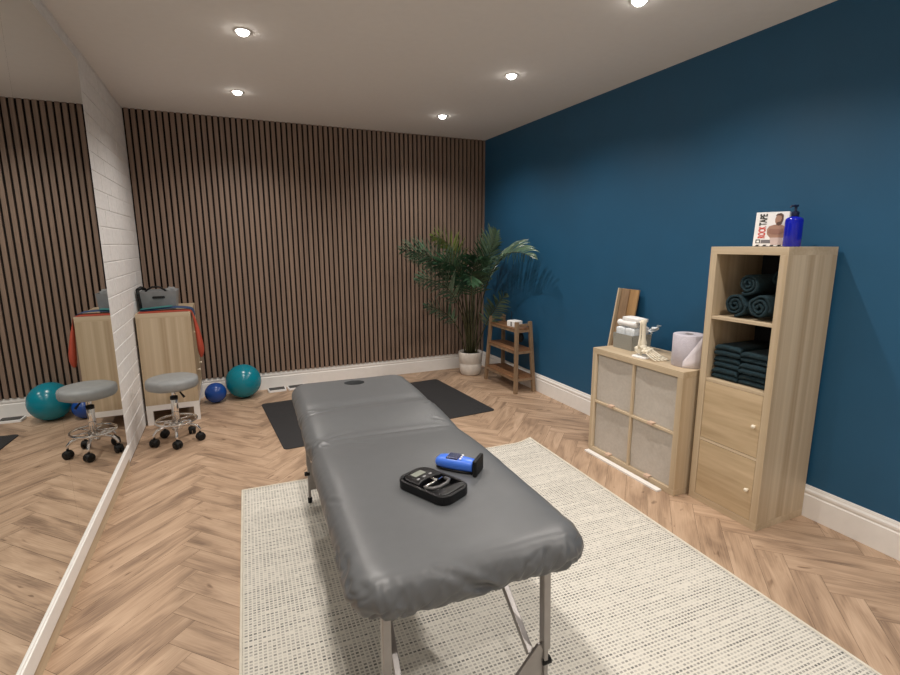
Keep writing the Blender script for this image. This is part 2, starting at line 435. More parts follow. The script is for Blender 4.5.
bm = nb(); prism(bm, rrect(.925, .60, .035), 0, .007)
o = obj('exercise_mat', bm, M_mat, bevel=.002); o.location = (1.168, 4.30, .0); o.rotation_euler = (0, 0, math.radians(4.0))
tag(o, 'wide thin black exercise mat on the floor beyond the massage table head', 'mat')

# ================================================================ MASSAGE TABLE
TT = thing('massage_table', 'grey vinyl covered massage table on metal legs standing on the cream rug', 'massage table', (.584, 1.945, 0), math.radians(-2.4))
TA, TB, TZ = .336, .950, .705
def sag(y): return -.015*math.exp(-((y-.0)/.16)**2) - .006*math.exp(-((y-.42)/.05)**2)
def table_cover():
    bm = nb(); A, B, R = TA, TB, .095
    rings = []
    key = [(.10, -.100), (.045, -.108), (.016, -.104), (.004, -.092), (-.003, -.074), (-.003, -.056), (.003, -.038), (.012, -.024), (.024, -.0135), (.040, -.006), (.060, -.002), (.085, 0), (.12, .001), (.17, .0015), (.23, .002), (.29, .002)]
    prof = []
    for i in range(len(key)-1):          # Catmull-Rom between the key points
        p0, p1, p2, p3 = key[max(i-1, 0)], key[i], key[i+1], key[min(i+2, len(key)-1)]
        for j in range(4):
            q = j/4; f = lambda a, b, c, d: .5*((2*b)+(-a+c)*q+(2*a-5*b+4*c-d)*q*q+(-a+3*b-3*c+d)*q**3)
            prof.append((f(p0[0], p1[0], p2[0], p3[0]), f(p0[1], p1[1], p2[1], p3[1])))
    prof.append(key[-1])
    CR = [((-.13, -.925, -.012), (.03, -.956, -.085), .007, .010), ((-.06, -.95, -.05), (.06, -.955, -.105), .008, .010), ((.12, -.95, -.045), (.105, -.955, -.105), .006, .010), ((.185, -.945, -.03), (.165, -.955, -.10), .006, .009),
          ((.26, -.93, -.022), (.235, -.955, -.095), .007, .010), ((-.335, -.78, -.020), (-.30, -.93, -.085), .008, .012), ((-.336, -.86, -.035), (-.23, -.955, -.075), .007, .010), ((-.32, -.90, -.015), (-.20, -.955, -.095), .006, .009),
          ((-.336, -.70, -.045), (-.336, -.84, -.095), .007, .010), ((.336, -.82, -.03), (.30, -.94, -.075), .006, .009), ((-.336, -.45, -.02), (-.30, -.52, -.001), .004, .010),
          ((-.336, -.03, -.06), (-.30, .02, -.005), .008, .012), ((-.31, .015, -.006), (-.16, .075, .001), .0035, .011), ((-.336, .10, -.05), (-.27, -.03, -.002), .006, .010), ((-.17, -.04, 0), (-.10, -.09, 0), .0025, .010),
          ((-.336, .42, -.05), (-.27, .38, -.002), .006, .011), ((-.28, .385, -.003), (.05, .46, .001), .003, .014), ((.336, .02, -.04), (.24, .10, -.002), .004, .012), ((.336, .36, -.03), (.27, .30, -.002), .004, .012), ((-.27, .02, 0), (.30, .00, 0), .0022, .016)]
    def crease(p):
        t_ = 0
        for a, b, am, wd in CR:
            a, b = Vector(a), Vector(b); ab = b-a; q = max(0, min(1, (p-a).dot(ab)/ab.length_squared)); d = (p-a-ab*q).length
            if d < wd*4: t_ += am*(math.exp(-(d/wd)**2) - .55*math.exp(-((d-wd*1.7)/wd)**2))*(.35+.65*math.sin(PI*min(.999, max(.0, q))))
        return t_
    nl, ns, nc = 300, 110, 26
    def ring(d):
        a, b, r = A-d, B-d, max(R-d, .012); P = []
        # start mid of right side going +y, right side
        for k in range(nl): P.append((a, -(b-r)+2*(b-r)*k/nl))
        for k in range(nc): th = PI/2*k/nc; P.append((a-r+r*math.cos(th), b-r+r*math.sin(th)))
        for k in range(ns): P.append(((a-r)-2*(a-r)*k/ns, b))
        for k in range(nc): th = PI/2+PI/2*k/nc; P.append((-a+r+r*math.cos(th), b-r+r*math.sin(th)))
        for k in range(nl): P.append((-a, (b-r)-2*(b-r)*k/nl))
        for k in range(nc): th = PI+PI/2*k/nc; P.append((-a+r+r*math.cos(th), -b+r+r*math.sin(th)))
        for k in range(ns): P.append((-(a-r)+2*(a-r)*k/ns, -b))
        for k in range(nc): th = 1.5*PI+PI/2*k/nc; P.append((a-r+r*math.cos(th), -b+r+r*math.sin(th)))
        return P
    outer = ring(0)
    for d, z in prof:
        rr = ring(d); vs_ = []
        for k, (x, y) in enumerate(rr):
            ox, oy = outer[k]
            # wrinkle amount: large on the drop and near the corners
            side = max(0.0, min(1.0, (.06-d)/.06)) if z > -.09 else .8
            low = max(0, min(1, (-z-.004)/.05))
            cx = min(abs(abs(ox)-A)+abs(abs(oy)-B), .45)/.45
            corner = (1-cx)**1.5
            per = 0
            n1 = noise.noise(V(ox*7, oy*7, 3.1+z*4)); n2 = noise.noise(V(ox*26+z*9, oy*26, 9.0)); n3 = noise.noise(V(ox*17-z*22, oy*17+z*12, 4.0))
            near = 1.0 if oy < -B+.2 else .6
            amp = (.002+.012*corner**1.5*near)*low
            disp = amp*(n1*.6-abs(n2)*1.5+.4) - .0065*low*(.15+corner)*max(0, .22-abs(n3))*4*near
            nx_, ny_ = ox/A, oy/B
            nn = V(max(-1, min(1, (ox)/A))**7 if True else 0, max(-1, min(1, (oy)/B))**9, 0)
            if nn.length > 1e-4: nn.normalize()
            zz = z + (.012*n1+.006*n2)*low*(1.3 if z < -.05 else .5)
            # soft folds in the side at the centre hinge
            fold = math.exp(-((oy+.0)/.06)**2)+.5*math.exp(-((oy-.36)/.05)**2)
            disp -= .016*fold*low*(1 if ox < 0 else .6)
            cr_ = crease(V(x, y, z)); p = V(x, y, zz)+nn*(disp-cr_*min(1, low*1.5)); p.z -= cr_*(1-min(1, low*1.5))*.8
            p.z += TZ + sag(p.y)
            # faint surface ripples
            top = 1-low
            p.z += top*(.0018*noise.noise(V(x*6, y*5, 1.0)) - .0035*math.exp(-((y-.37-.10*x)/.012)**2)*max(0, .5-x*1.2) + .003*math.exp(-((y-.03+.25*(x+.1)**2)/.014)**2)*max(0, -x*2.5))
            vs_.append(bm.verts.new(p))
        rings.append(vs_)
    n = len(outer)
    for a, b in zip(rings, rings[1:]):
        for k in range(n):
            f = bm.faces.new((a[k], a[(k+1) % n], b[(k+1) % n], b[k])); f.smooth = True
    # centre strip of the top: join long sides
    last = rings[-1]
    right = [last[k] for k in range(nl+1)]; left = [last[(nl+2*nc+ns+k) % n] for k in range(nl+1)][::-1]
    for k in range(nl):
        f = bm.faces.new((right[k], right[k+1], left[k+1], left[k])); f.smooth = True
    endf = [last[k] for k in range(nl, nl+2*nc+ns+1)]; f = bm.faces.new(endf)
    endn = [last[k % n] for k in range(2*nl+2*nc+ns, n+1)]; f = bm.faces.new(endn)
    # underside
    bot = rings[0]; bm.faces.new(bot[::-1])
    return bm
cover = obj('vinyl_cover', table_cover(), M_vinyl, TT)
# cut the face hole
bm = nb(); FHX, FHY = .005, .80
cut_pts = [(FHX+.058*math.cos(2*PI*k/40), FHY+.05*math.sin(2*PI*k/40)) for k in range(40)]
prism(bm, cut_pts, TZ-.065, TZ+.05); cutter = obj('cutter', bm, M_vinyl, TT)
bo = cover.modifiers.new('hole', 'BOOLEAN'); bo.object = cutter; bo.operation = 'DIFFERENCE'; bo.solver = 'EXACT'
bpy.context.view_layer.update()
ev = cover.evaluated_get(bpy.context.evaluated_depsgraph_get())
me2 = bpy.data.meshes.new_from_object(ev); cover.modifiers.clear(); cover.data = me2; bpy.data.objects.remove(cutter)
bm = nb()
rng = random.Random(3)
gr = [[None]*15 for _ in range(15)]
for j in range(15):
    for i in range(15):
        a, b_ = (i/7-1), (j/7-1); rr = math.hypot(a, b_); q = min(1, 1/max(rr, 1e-6)) if rr > 1 else 1
        gr[j][i] = bm.verts.new((FHX+.056*a*q, FHY+.048*b_*q, TZ-.046+rng.uniform(-.014, .014)))
for j in range(14):
    for i in range(14): bm.faces.new((gr[j][i], gr[j][i+1], gr[j+1][i+1], gr[j+1][i]))
obj('crumpled_plastic_lining', bm, mat('dark_crumpled_plastic', (.02, .024, .026), .12, var=.5, scale=60), TT, label='shiny dark crumpled lining in the face hole')
# frame under the top
bm = nb(); box(bm, -.29, .29, -.82, .82, TZ-.118, TZ-.096); obj('frame_board', bm, M_alu, TT, bevel=.003)
LEGX, LEGY = .250, .815
def sq(bm, a, b, w_, d_=None):
    a, b = Vector(a), Vector(b); d = (b-a).normalized(); s, t2 = frame_of(d); d_ = d_ or w_
    if abs(d.z) > .7: s = V(1, 0, 0); s = (s-s.dot(d)*d).normalized(); t2 = d.cross(s)
    vs_ = []
    for p in (a, b):
        vs_ += [bm.verts.new(p+s*w_/2*i+t2*d_/2*j) for i, j in ((-1, -1), (1, -1), (1, 1), (-1, 1))]
    for f in ((0, 3, 2, 1), (4, 5, 6, 7), (0, 1, 5, 4), (1, 2, 6, 5), (2, 3, 7, 6), (3, 0, 4, 7)): bm.faces.new([vs_[i] for i in f])
ZR = .009
for sy in (-1, 1):
    LO = .020 if sy < 0 else -.020
    for sx in (-1, 1):
        bm = nb(); sq(bm, (sx*LEGX+LO, sy*LEGY*.985, TZ-.10), (sx*(LEGX+.004)+LO, sy*LEGY, .24), .024, .03)
        sq(bm, (sx*(LEGX+.004)+LO, sy*LEGY, .30), (sx*(LEGX+.006)+LO, sy*(LEGY+.003), .03), .015, .018)
        lg = obj('leg', bm, M_alu, TT, bevel=.003)
        bm = nb(); lathe(bm, [(.012, ZR), (.013, ZR+.028), (.011, ZR+.032)], 16, (sx*(LEGX+.006)+LO, sy*(LEGY+.003), 0)); obj('rubber_foot', bm, M_black, lg)
        bm = nb(); lathe(bm, [(.0, -.016), (.013, -.016), (.013, .012), (.0, .012)], 12, (sx*(LEGX+.006)+sx*.006+LO, sy*LEGY, .19), 'x', cap=False); obj('knob', bm, M_black, lg)
    # cross plate with corner gussets low between the two legs
    bm = nb()
    pts = [(-LEGX, .09), (-LEGX, .255), (-LEGX+.02, .255), (-LEGX+.11, .15), (LEGX-.11, .15), (LEGX-.02, .255), (LEGX, .255), (LEGX, .09)]; pts = [(a+LO, b) for a, b in pts]
    mt = Matrix(((1, 0, 0, 0), (0, 0, -1, sy*(LEGY-.004)), (0, 1, 0, 0), (0, 0, 0, 1)))
    prism(bm, pts, -.006, .006, mt); obj('cross_plate', bm, M_alu, TT, bevel=.002)
    for sx in (-1, 1):
        bm = nb(); sq(bm, (sx*(LEGX-.040)+LO, sy*(LEGY-.014), .22), (sx*(LEGX-.06)+LO, sy*.33, TZ-.118), .020, .022); obj('brace', bm, M_alu, TT, bevel=.002)

# ================================================================ DEVICES ON THE TABLE
zt = TZ + .0025
t = thing('hand_dynamometer', 'black grip strength meter with small grey screen and cut-out handle on the massage table', 'grip meter', (.556, 1.383, zt), math.radians(-64))
bm = nb(); OUT = rrect(.108, .068, .040, 8); INN = rrect(.096, .056, .030, 8)
for (za, zb) in ((0, .030),):
    oa = [bm.verts.new((x, y, za)) for x, y in OUT]; ob = [bm.verts.new((x, y, zb)) for x, y in OUT]
    ia = [bm.verts.new((x, y, za+.004)) for x, y in INN]; ib = [bm.verts.new((x, y, zb)) for x, y in INN]; m_ = len(OUT)
    for i in range(m_):
        j = (i+1) % m_
        bm.faces.new((oa[i], oa[j], ob[j], ob[i])); bm.faces.new((ob[i], ob[j], ib[j], ib[i])); bm.faces.new((ib[i], ib[j], ia[j], ia[i]))
    bm.faces.new(oa[::-1]); bm.faces.new(ia)
obj('base_shell', bm, M_blackg, t, bevel=.004, seg=3)
bm = nb(); prism(bm, [(-.094, -.028), (-.084, -.046), (-.066, -.055), (-.010, -.055), (-.020, -.03), (-.024, 0), (-.020, .03), (-.010, .055), (-.066, .055), (-.084, .046), (-.094, .028)], .005, .033)
obj('display_housing', bm, M_blackg, t, bevel=.004, seg=3)
bm = nb(); prism(bm, rrect(.013, .024, .002, 2, -.066, 0), .033, .0345); obj('screen', bm, M_lcd, t, label='small grey-green display')
M_btn = mat('grey_button', (.30, .30, .31), .4)
for k in range(3):
    bm = nb(); prism(bm, rrect(.0035, .006, .002, 3, -.038, -.028+.028*k), .033, .0345); obj('button', bm, M_btn, t)
bm = nb(); prism(bm, [(.095, -.05), (.095, .05), (.076, .054), (.066, .03), (.063, 0), (.066, -.03), (.076, -.054)], .005, .032); obj('grip_frame', bm, M_blackg, t, bevel=.003)
bm = nb(); tube(bm, [(.012, -.046, .026), (.034, -.040, .030), (.045, -.018, .031), (.045, .018, .031), (.034, .040, .030), (.012, .046, .026)], .0058, 10); obj('grip_handle', bm, mat('grey_black_grip', (.10, .10, .10), .3), t)
bm = nb(); tube(bm, [(-.018, .010, .028), (.012, .010, .030)], .006, 10); tube(bm, [(.0, -.046, .024), (.004, 0, .026), (.0, .046, .024)], .0045, 8); obj('metal_linkage', bm, M_chrome, t, label='shiny metal linkage')

t = thing('muscle_tester', 'bright blue handheld tester with navy screen and black end pad on the massage table', 'muscle tester', (.690, 1.483, zt), math.radians(-46))
def blob(bm, stations, n=24, cz=0):
    rings = []
    for x, hw, z0, z1 in stations:
        ring = []
        for k in range(n):
            a = 2*PI*k/n; c, s = math.cos(a), math.sin(a)
            yy = hw*math.copysign(abs(c)**.75, c); zz = (z0+z1)/2+(z1-z0)/2*math.copysign(abs(s)**.7, s)
            ring.append(bm.verts.new((x, yy, zz)))
        rings.append(ring)
    for a, b in zip(rings, rings[1:]):
        for k in range(n):
            f = bm.faces.new((a[k], a[(k+1) % n], b[(k+1) % n], b[k])); f.smooth = True
    bm.faces.new(rings[0][::-1]); bm.faces.new(rings[-1])
bm = nb(); blob(bm, [(-.080, .008, .018, .026), (-.078, .018, .013, .034), (-.070, .026, .008, .042), (-.05, .029, .005, .046), (-.03, .030, .004, .047), (.0, .031, .004, .047), (.03, .029, .004, .046), (.055, .027, .004, .044), (.062, .026, .005, .042)])
obj('body', bm, M_bluep, t)
bm = nb(); blob(bm, [(-.074, .020, .003, .010), (-.05, .027, .0, .010), (.0, .030, .0, .010), (.06, .026, .0, .010)]); obj('underside', bm, M_black, t)
bm = nb(); prism(bm, [(-.036, -.022), (-.036, .024), (.004, .024), (.012, .012), (.006, -.022)], .044, .0485); obj('screen', bm, mat('navy_screen', (.012, .02, .07), .25), t, bevel=.001, label='dark navy screen')
for k in range(3):
    bm = nb(); lathe(bm, [(.0, .0505), (.0038, .05), (.0042, .047)], 12, (.016-.001*k, -.016+.016*k, 0), cap=False); obj('button', bm, M_paper, t)
bm = nb(); box(bm, .06, .070, -.022, .022, .004, .040); box(bm, .068, .083, -.040, .040, .0, .058)
obj('end_pad', bm, M_black, t, bevel=.005, seg=3)

# ================================================================ KALLAX STYLE CABINETS
TP, TI, CB = .039, .016, .3355
def tall_cabinet():
    t = thing('shelf_cabinet', 'tall narrow oak veneer cabinet with two open shelves above two doors by the blue wall', 'cabinet', (2.425, 1.515, 0))
    W, D, HH = CB+2*TP+.004, .386, 4*CB+3*TI+2*TP     # width along y, depth along x
    bm = nb(); box(bm, 0, D, 0, TP, TP, HH-TP); obj('side_panel', bm, M_oak, t, bevel=.001)
    bm = nb(); box(bm, 0, D, W-TP, W, TP, HH-TP); obj('side_panel', bm, M_oak, t, bevel=.001)
    bm = nb(); box(bm, 0, D, 0, W, HH-TP, HH); obj('top_panel', bm, M_oakh, t, bevel=.001)
    bm = nb(); box(bm, 0, D, 0, W, 0, TP); obj('bottom_panel', bm, M_oakh, t, bevel=.001)
    bm = nb(); box(bm, D-.006, D-.001, TP, W-TP, TP, HH-TP); obj('back_panel', bm, M_cubby_shade, t)  # black sheet painted as the shade behind the open, backless cubbies
    for k in (1, 2, 3):
        z = TP+k*CB+(k-1)*TI
        bm = nb(); box(bm, .003, D-.006, TP, W-TP, z, z+TI); obj('shelf', bm, M_oakh, t, bevel=.001)
    for k in (0, 1):
        z = TP+k*(CB+TI)
        bm = nb(); box(bm, .002, .018, TP+.002, W-TP-.002, z+.002, z+CB-.002); d = obj('door', bm, M_oakdoor, t, bevel=.001)
        bm = nb(); lathe(bm, [(.0, -.022), (.009, -.020), (.011, -.014), (.006, -.006), (.006, .002)], 16, (.002, TP+.028, z+CB*.5), 'x', cap=False); obj('knob', bm, M_bone, d, smooth=True)
    return t, W, D, HH
tc_, W1, D1, H1 = tall_cabinet()
def low_cabinet():
    t = thing('storage_cabinet', 'low square oak veneer cabinet with four grey fabric drawers left of the tall cabinet', 'cabinet', (2.330, 1.960, 0))
    W, D, HH = 2*CB+TI+2*TP, .385, 2*CB+TI+2*TP
    W += .006
    for y0, y1 in ((0, TP), (W-TP, W)):
        bm = nb(); box(bm, 0, D, y0, y1, TP, HH-TP); obj('side_panel', bm, M_oak, t, bevel=.001)
    bm = nb(); box(bm, 0, D, 0, W, HH-TP, HH); obj('top_panel', bm, M_oakh, t, bevel=.001)
    bm = nb(); box(bm, 0, D, 0, W, 0, TP); obj('bottom_panel', bm, M_oakh, t, bevel=.001)
    bm = nb(); box(bm, D-.006, D-.001, TP, W-TP, TP, HH-TP); obj('back_panel', bm, M_oak, t)
    bm = nb(); box(bm, .003, D-.006, TP, W-TP, TP+CB, TP+CB+TI); obj('shelf', bm, M_oakh, t, bevel=.001)
    for k in (0, 1):
        z = TP+k*(CB+TI); ym = W/2
        bm = nb(); box(bm, .003, D-.006, ym-TI/2, ym+TI/2, z, z+CB); obj('divider', bm, M_oak, t, bevel=.001)
        for s in (0, 1):
            ya, yb = ((TP+.004, ym-TI/2-.004), (ym+TI/2+.004, W-TP-.004))[s]
            bm = nb(); n = 14
            # fabric box with a slightly bowed face
            G = [[bm.verts.new((.018+.006*math.sin(PI*i/n)*math.sin(PI*j/n)+.003*noise.noise(V(i*.4, j*.4, k*7+s*3)), ya+(yb-ya)*i/n, z+.002+(CB-.010)*j/n)) for i in range(n+1)] for j in range(n+1)]
            for j in range(n):
                for i in range(n):
                    f = bm.faces.new((G[j][i], G[j][i+1], G[j+1][i+1], G[j+1][i])); f.smooth = True
            box(bm, .026, .35, ya+.001, yb-.001, z+.002, z+CB-.012)
            d = obj('fabric_drawer', bm, M_boxf, t)
            bm = nb(); yc = (ya+yb)/2
            box(bm, -.010, .02, yc-.020, yc+.020, z+.004, z+.009); box(bm, -.012, -.009, yc-.020, yc+.020, z-.008, z+.009)
            obj('pull_tab', bm, M_tab, d, bevel=.001)
    return t, W, D, HH
tl_, W2, D2, H2 = low_cabinet()
ZT = H2
# towels -------------------------------------------------------------
XC = 2.425
def rolled(x0, y, z, r, length, label, seed=0, dy=0):
    bm = nb(); n = 90; turns = 2.6; rr = random.Random(seed); ph = rr.uniform(0, 6.28)
    th = r/(turns+.35)
    secs = []
    for xs in (0, .25, .5, .75, 1):
        sec = []
        for i in range(n+1):
            a = ph+2*PI*turns*i/n; rad = th*.35+(r-th*.45)*i/n
            rad *= 1+.16*noise.noise(V(math.cos(a)*1.3, math.sin(a)*1.3, seed+xs*.5))+.05*noise.noise(V(i*.15, seed, xs))
            xx = x0 + length*xs + (.006*noise.noise(V(i*.2, seed, 0)) if xs in (0, 1) else 0)
            sec.append((xx, y+dy*xs+rad*math.cos(a), z+rad*math.sin(a)*.96))
        secs.append(sec)
    rows = [[bm.verts.new(p) for p in s] for s in secs]
    for a, b in zip(rows, rows[1:]):
        for i in range(n):
            f = bm.faces.new((a[i], a[i+1], b[i+1], b[i])); f.smooth = True
    o = obj('rolled_towel', bm, M_towel, solid=th*.62)
    return tag(o, label, 'towel', 'dark teal rolled towels on the top shelf')
z1 = TP+3*(CB+TI)
rolled(XC+.045, 1.797, z1+.068, .064, .29, 'dark teal rolled towel at lower left of the top shelf', 1)
rolled(XC+.035, 1.655, z1+.069, .064, .30, 'dark teal rolled towel at lower right of the top shelf', 2)
rolled(XC+.055, 1.738, z1+.184, .057, .28, 'dark teal rolled towel lying on top of the two others', 3)
rolled(XC+.15, 1.636, z1+.210, .050, .18, 'dark teal rolled towel set back at the upper right of the top shelf', 4)
def folded(x0, yc, z, wy, h, label, seed):
    """one folded towel: a flattened S of cloth, folds facing out"""
    bm = nb(); rr = random.Random(seed)
    path = []; nf = 2; lay = h/(nf+.0)
    # rounded folded edge profile in (x,z), swept along y
    pts = []
    for k in range(nf):
        zc = z+lay*(k+.5); rad = lay*.46
        x_ = x0+rr.uniform(0, .008)
        pr = [(x_+.28, zc-rad)]
        for i in range(9):
            a = -PI/2-PI*i/8; pr.append((x_+rad+rad*math.cos(a)*1.1, zc+rad*math.sin(a)))
        pr += [(x_+.28, zc+rad)]
        pts.append(pr)
    ny = 14
    for pr in pts:
        rows = []
        for j in range(ny+1):
            q = j/ny; y = yc-wy/2+wy*q; e = 1-(2*q-1)**8
            rows.append([bm.verts.new((px+.004*noise.noise(V(q*5, pz*30, seed))-0*e, y, z+(pz-z)*(.80+.20*e)+.0025*noise.noise(V(q*4, px*9, seed+4)))) for px, pz in pr])
        for a, b in zip(rows, rows[1:]):
            for i in range(len(pr)-1):
                f = bm.faces.new((a[i], a[i+1], b[i+1], b[i])); f.smooth = True
            f = bm.faces.new((a[-1], a[0], b[0], b[-1]))
        bm.faces.new(rows[0]); bm.faces.new(rows[-1][::-1])
    o = obj('folded_towel', bm, M_towel)
    return tag(o, label, 'towel', 'dark teal folded towels on the second shelf')
z2 = TP+2*(CB+TI)
ordn = ['lowest', 'second from the bottom', 'third from the bottom', 'topmost']
ordn = ['lowest', 'middle', 'topmost']
for k in range(3):
    folded(XC+.03+.006*(k % 2), 1.808-.003*k, z2+.001+.066*k, .152, .064, 'dark teal folded towel, %s of the left stack on the second shelf' % ordn[k], 10+k)
for k in range(3):
    folded(XC+.035-.006*(k % 2), 1.650, z2+.001+.061*k, .150, .059, 'dark teal folded towel, %s of the right stack on the second shelf' % ordn[k], 20+k)

# items on the tall cabinet ------------------------------------------
# carton printed on its face. Local: face in plane facing -x, y increasing away from camera (left in view)
t = thing('tape_carton', 'white carton printed with a bearded man and red and black lettering, on the tall cabinet', 'box', (2.625, 1.750, H1), 0)
lean = Ry(math.radians(7))
t.rotation_euler = (0, math.radians(6), math.radians(22))
CW, CH = .150, .180
bm = nb(); box(bm, 0, .035, -CW/2, CW/2, 0.003, CH); obj('carton', bm, M_paper, t, bevel=.001)
def yz(pts, x0, x1, m, name, label=None):
    """flat print: pts given as (left->right, up) fractions of the face"""
    bm = nb(); P = [(CW/2-CW*a, CH*b) for a, b in pts]
    a_ = [bm.verts.new((x0, y, z)) for y, z in P]; b_ = [bm.verts.new((x1, y, z)) for y, z in P]
    n = len(P); bm.faces.new(a_); bm.faces.new(b_[::-1])
    for i in range(n): bm.faces.new((a_[i], a_[(i+1) % n], b_[(i+1) % n], b_[i]))
    return obj(name, bm, m, t, label=label)
def ell(cx, cy_, rx, ry, n=24, a0=0, a1=360): return [(cx+rx*math.cos(math.radians(a0+(a1-a0)*k/n)), cy_+ry*math.sin(math.radians(a0+(a1-a0)*k/n))) for k in range(n)]
yz([(.40, .36), (.38, .50), (.44, .59), (.58, .63), (.74, .64), (.88, .60), (.95, .50), (.95, .30), (.86, .24), (.50, .26)], -.0008, .0, M_skin, 'printed_torso')
yz([(.50, .26), (.86, .26), (.93, .06), (.55, .05)], -.0012, .0, mat('printed_pale_shorts', (.62, .50, .47), .6), 'printed_shorts')
yz([(.42, .40), (.46, .52), (.66, .50), (.86, .52), (.92, .40), (.80, .36), (.55, .35)], -.0014, 0, mat('printed_arm_shadow', (.30, .16, .12), .5), 'printed_arms')
yz(ell(.71, .77, .115, .150), -.0012, 0, M_skin, 'printed_head')
yz([(.60, .88), (.64, .94), (.75, .96), (.83, .91), (.84, .76), (.80, .64), (.72, .60), (.64, .63), (.66, .70), (.76, .72), (.79, .80), (.77, .88), (.68, .90)], -.0018, 0, M_hair, 'printed_hair_and_beard')
def text(s, size, m, y, z, parent, name, rot=0, ext=.0004, x=-.0012, bold=.0):
    cu = bpy.data.curves.new(name, 'FONT'); cu.body = s; cu.size = size; cu.extrude = ext; cu.offset = bold
    cu.align_x = 'LEFT'; cu.align_y = 'CENTER'
    o = bpy.data.objects.new(name, cu); C.objects.link(o)
    dg = bpy.context.evaluated_depsgraph_get(); me = bpy.data.meshes.new_from_object(o.evaluated_get(dg)); bpy.data.objects.remove(o)
    # text local x -> -y (to the viewer's right), local y -> z ; then rotate in plane
    Mx = Matrix(((0, 0, -1, 0), (-1, 0, 0, 0), (0, 1, 0, 0), (0, 0, 0, 1)))
    me.transform(T(x, y, z) @ Mx @ Rz(rot)); me.materials.append(m)
    o = bpy.data.objects.new(name, me); C.objects.link(o); o.parent = parent; return o
text('ROCK', .040, M_redp, CW/2-CW*.245, .045, t, 'printed_red_word', math.radians(90), bold=.0010)
text('TAPE', .040, M_blackp, CW/2-CW*.245, .045+.088, t, 'printed_black_word', math.radians(90), bold=.0010)
# scale words to fill the height
for nm, z0, zl in (('printed_red_word', .045, .062), ('printed_black_word', .110, .060)):
    o = bpy.data.objects[nm]; zs = [v.co.z for v in o.data.vertices]; a, b_ = min(zs), max(zs)
    ys_ = [v.co.y for v in o.data.vertices]; ym_ = (min(ys_)+max(ys_))/2; yh_ = max(ys_)-min(ys_)
    for v in o.data.vertices: v.co.z = z0+(v.co.z-a)/(b_-a)*zl; v.co.y = CW/2-.036+(v.co.y-ym_)/yh_*.034
yz([(.08, .10), (.08, .21), (.22, .21), (.22, .10)], -.0010, 0, M_blackp, 'printed_black_square')
yz([(.11, .12), (.11, .18), (.19, .18), (.19, .12)], -.0014, 0, M_paper, 'printed_white_mark')
yz([(.24, .10), (.24, .20), (.60, .20), (.60, .10)], -.0010, 0, mat('printed_grey', (.18, .17, .18), .5), 'printed_grey_strip')
for k in range(4):
    a = .06+.22*k; yz([(a, .0), (a+.06, .055), (a+.16, .055), (a+.10, .0)], -.0010, 0, M_blackp, 'printed_stripe')

t = thing('pump_bottle', 'cobalt blue pump dispenser bottle beside the white carton', 'bottle', (2.625, 1.632, H1))
bm = nb(); lathe(bm, [(.036, 0), (.0395, .004), (.0395, .130), (.0375, .138), (.030, .144), (.018, .148), (.014, .150), (.014, .156)], 36); obj('bottle_body', bm, M_cobalt, t)
bm = nb(); lathe(bm, [(.017, .150), (.018, .170), (.012, .174), (.006, .176), (.006, .196)], 24)
box(bm, -.020, .008, -.009, .009, .196, .206); tube(bm, [(-.014, 0, .201), (-.036, 0, .199), (-.040, 0, .192)], .0045, 10)
obj('pump_head', bm, mat('navy_black_plastic', (.006, .012, .05), .4), t, bevel=.001)

# items on the low cabinet ------------------------------------------
t = thing('storage_bin', 'small grey woven bin packed with white dressings on the low cabinet', 'bin', (2.56, 2.605, ZT))
def openbox(bm, hx, hy, h, th, taper=1.0, z0=0):
    o0 = [(-hx, -hy), (hx, -hy), (hx, hy), (-hx, hy)]
    def ringv(s, z, ins): return [bm.verts.new(((abs(x)*s-ins)*math.copysign(1, x), (abs(y)*s-ins)*math.copysign(1, y), z)) for x, y in o0]
    a = ringv(1, z0, 0); b = ringv(taper, z0+h, 0); c = ringv(taper, z0+h, th); d = ringv(1, z0+th, th)
    for p, q in ((a, b), (b, c), (c, d)):
        for i in range(4): bm.faces.new((p[i], p[(i+1) % 4], q[(i+1) % 4], q[i]))
    bm.faces.new(a[::-1]); bm.faces.new(d)
bm = nb(); openbox(bm, .085, .088, .105, .004, 1.04); obj('bin_body', bm, M_bin, t, bevel=.001)
rng = random.Random(11)
def packet(x, y, z, sx, sy, sz, rot, m, label, tilt=0, grp='white packs in the grey bin'):
    bm = nb(); 
    g = bmesh.ops.create_cube(bm, size=1); bmesh.ops.subdivide_edges(bm, edges=bm.edges[:], cuts=4, use_grid_fill=True)
    for v in bm.verts:
        c = v.co; k = (1-(2*abs(c.x))**4*.18)*(1-(2*abs(c.y))**4*.18)
        c.z *= k; c.x *= sx; c.y *= sy; c.z *= sz; c += V(noise.noise(v.co*30+V(x*50, 0, 0)), 0, noise.noise(v.co*40))*.0025
    o = obj('dressing_pack', bm, m, smooth=True); o.location = (x, y, z); o.rotation_euler = (tilt, 0, rot)
    return tag(o, label, 'pack', grp)
bz = ZT
packet(2.52, 2.648, bz+.115, .06, .075, .08, .1, M_clear, 'pale bagged pack at the left front of the grey bin')
packet(2.600, 2.645, bz+.115, .07, .075, .09, -.1, M_paper, 'white pack at the left rear of the grey bin')
packet(2.522, 2.565, bz+.115, .06, .08, .08, .0, M_clear, 'pale bagged pack behind the leg of the foot model')
packet(2.600, 2.565, bz+.115, .07, .08, .09, .2, M_paper, 'white pack at the right rear of the grey bin')
packet(2.545, 2.570, bz+.208, .09, .145, .030, .05, M_paper, 'flat white pack lying topmost on the grey bin', .03)
bm = nb(); lathe(bm, [(.0, -.10), (.022, -.10), (.024, -.095), (.024, .095), (.022, .10), (.0, .10)], 24, cap=False, axis='y')
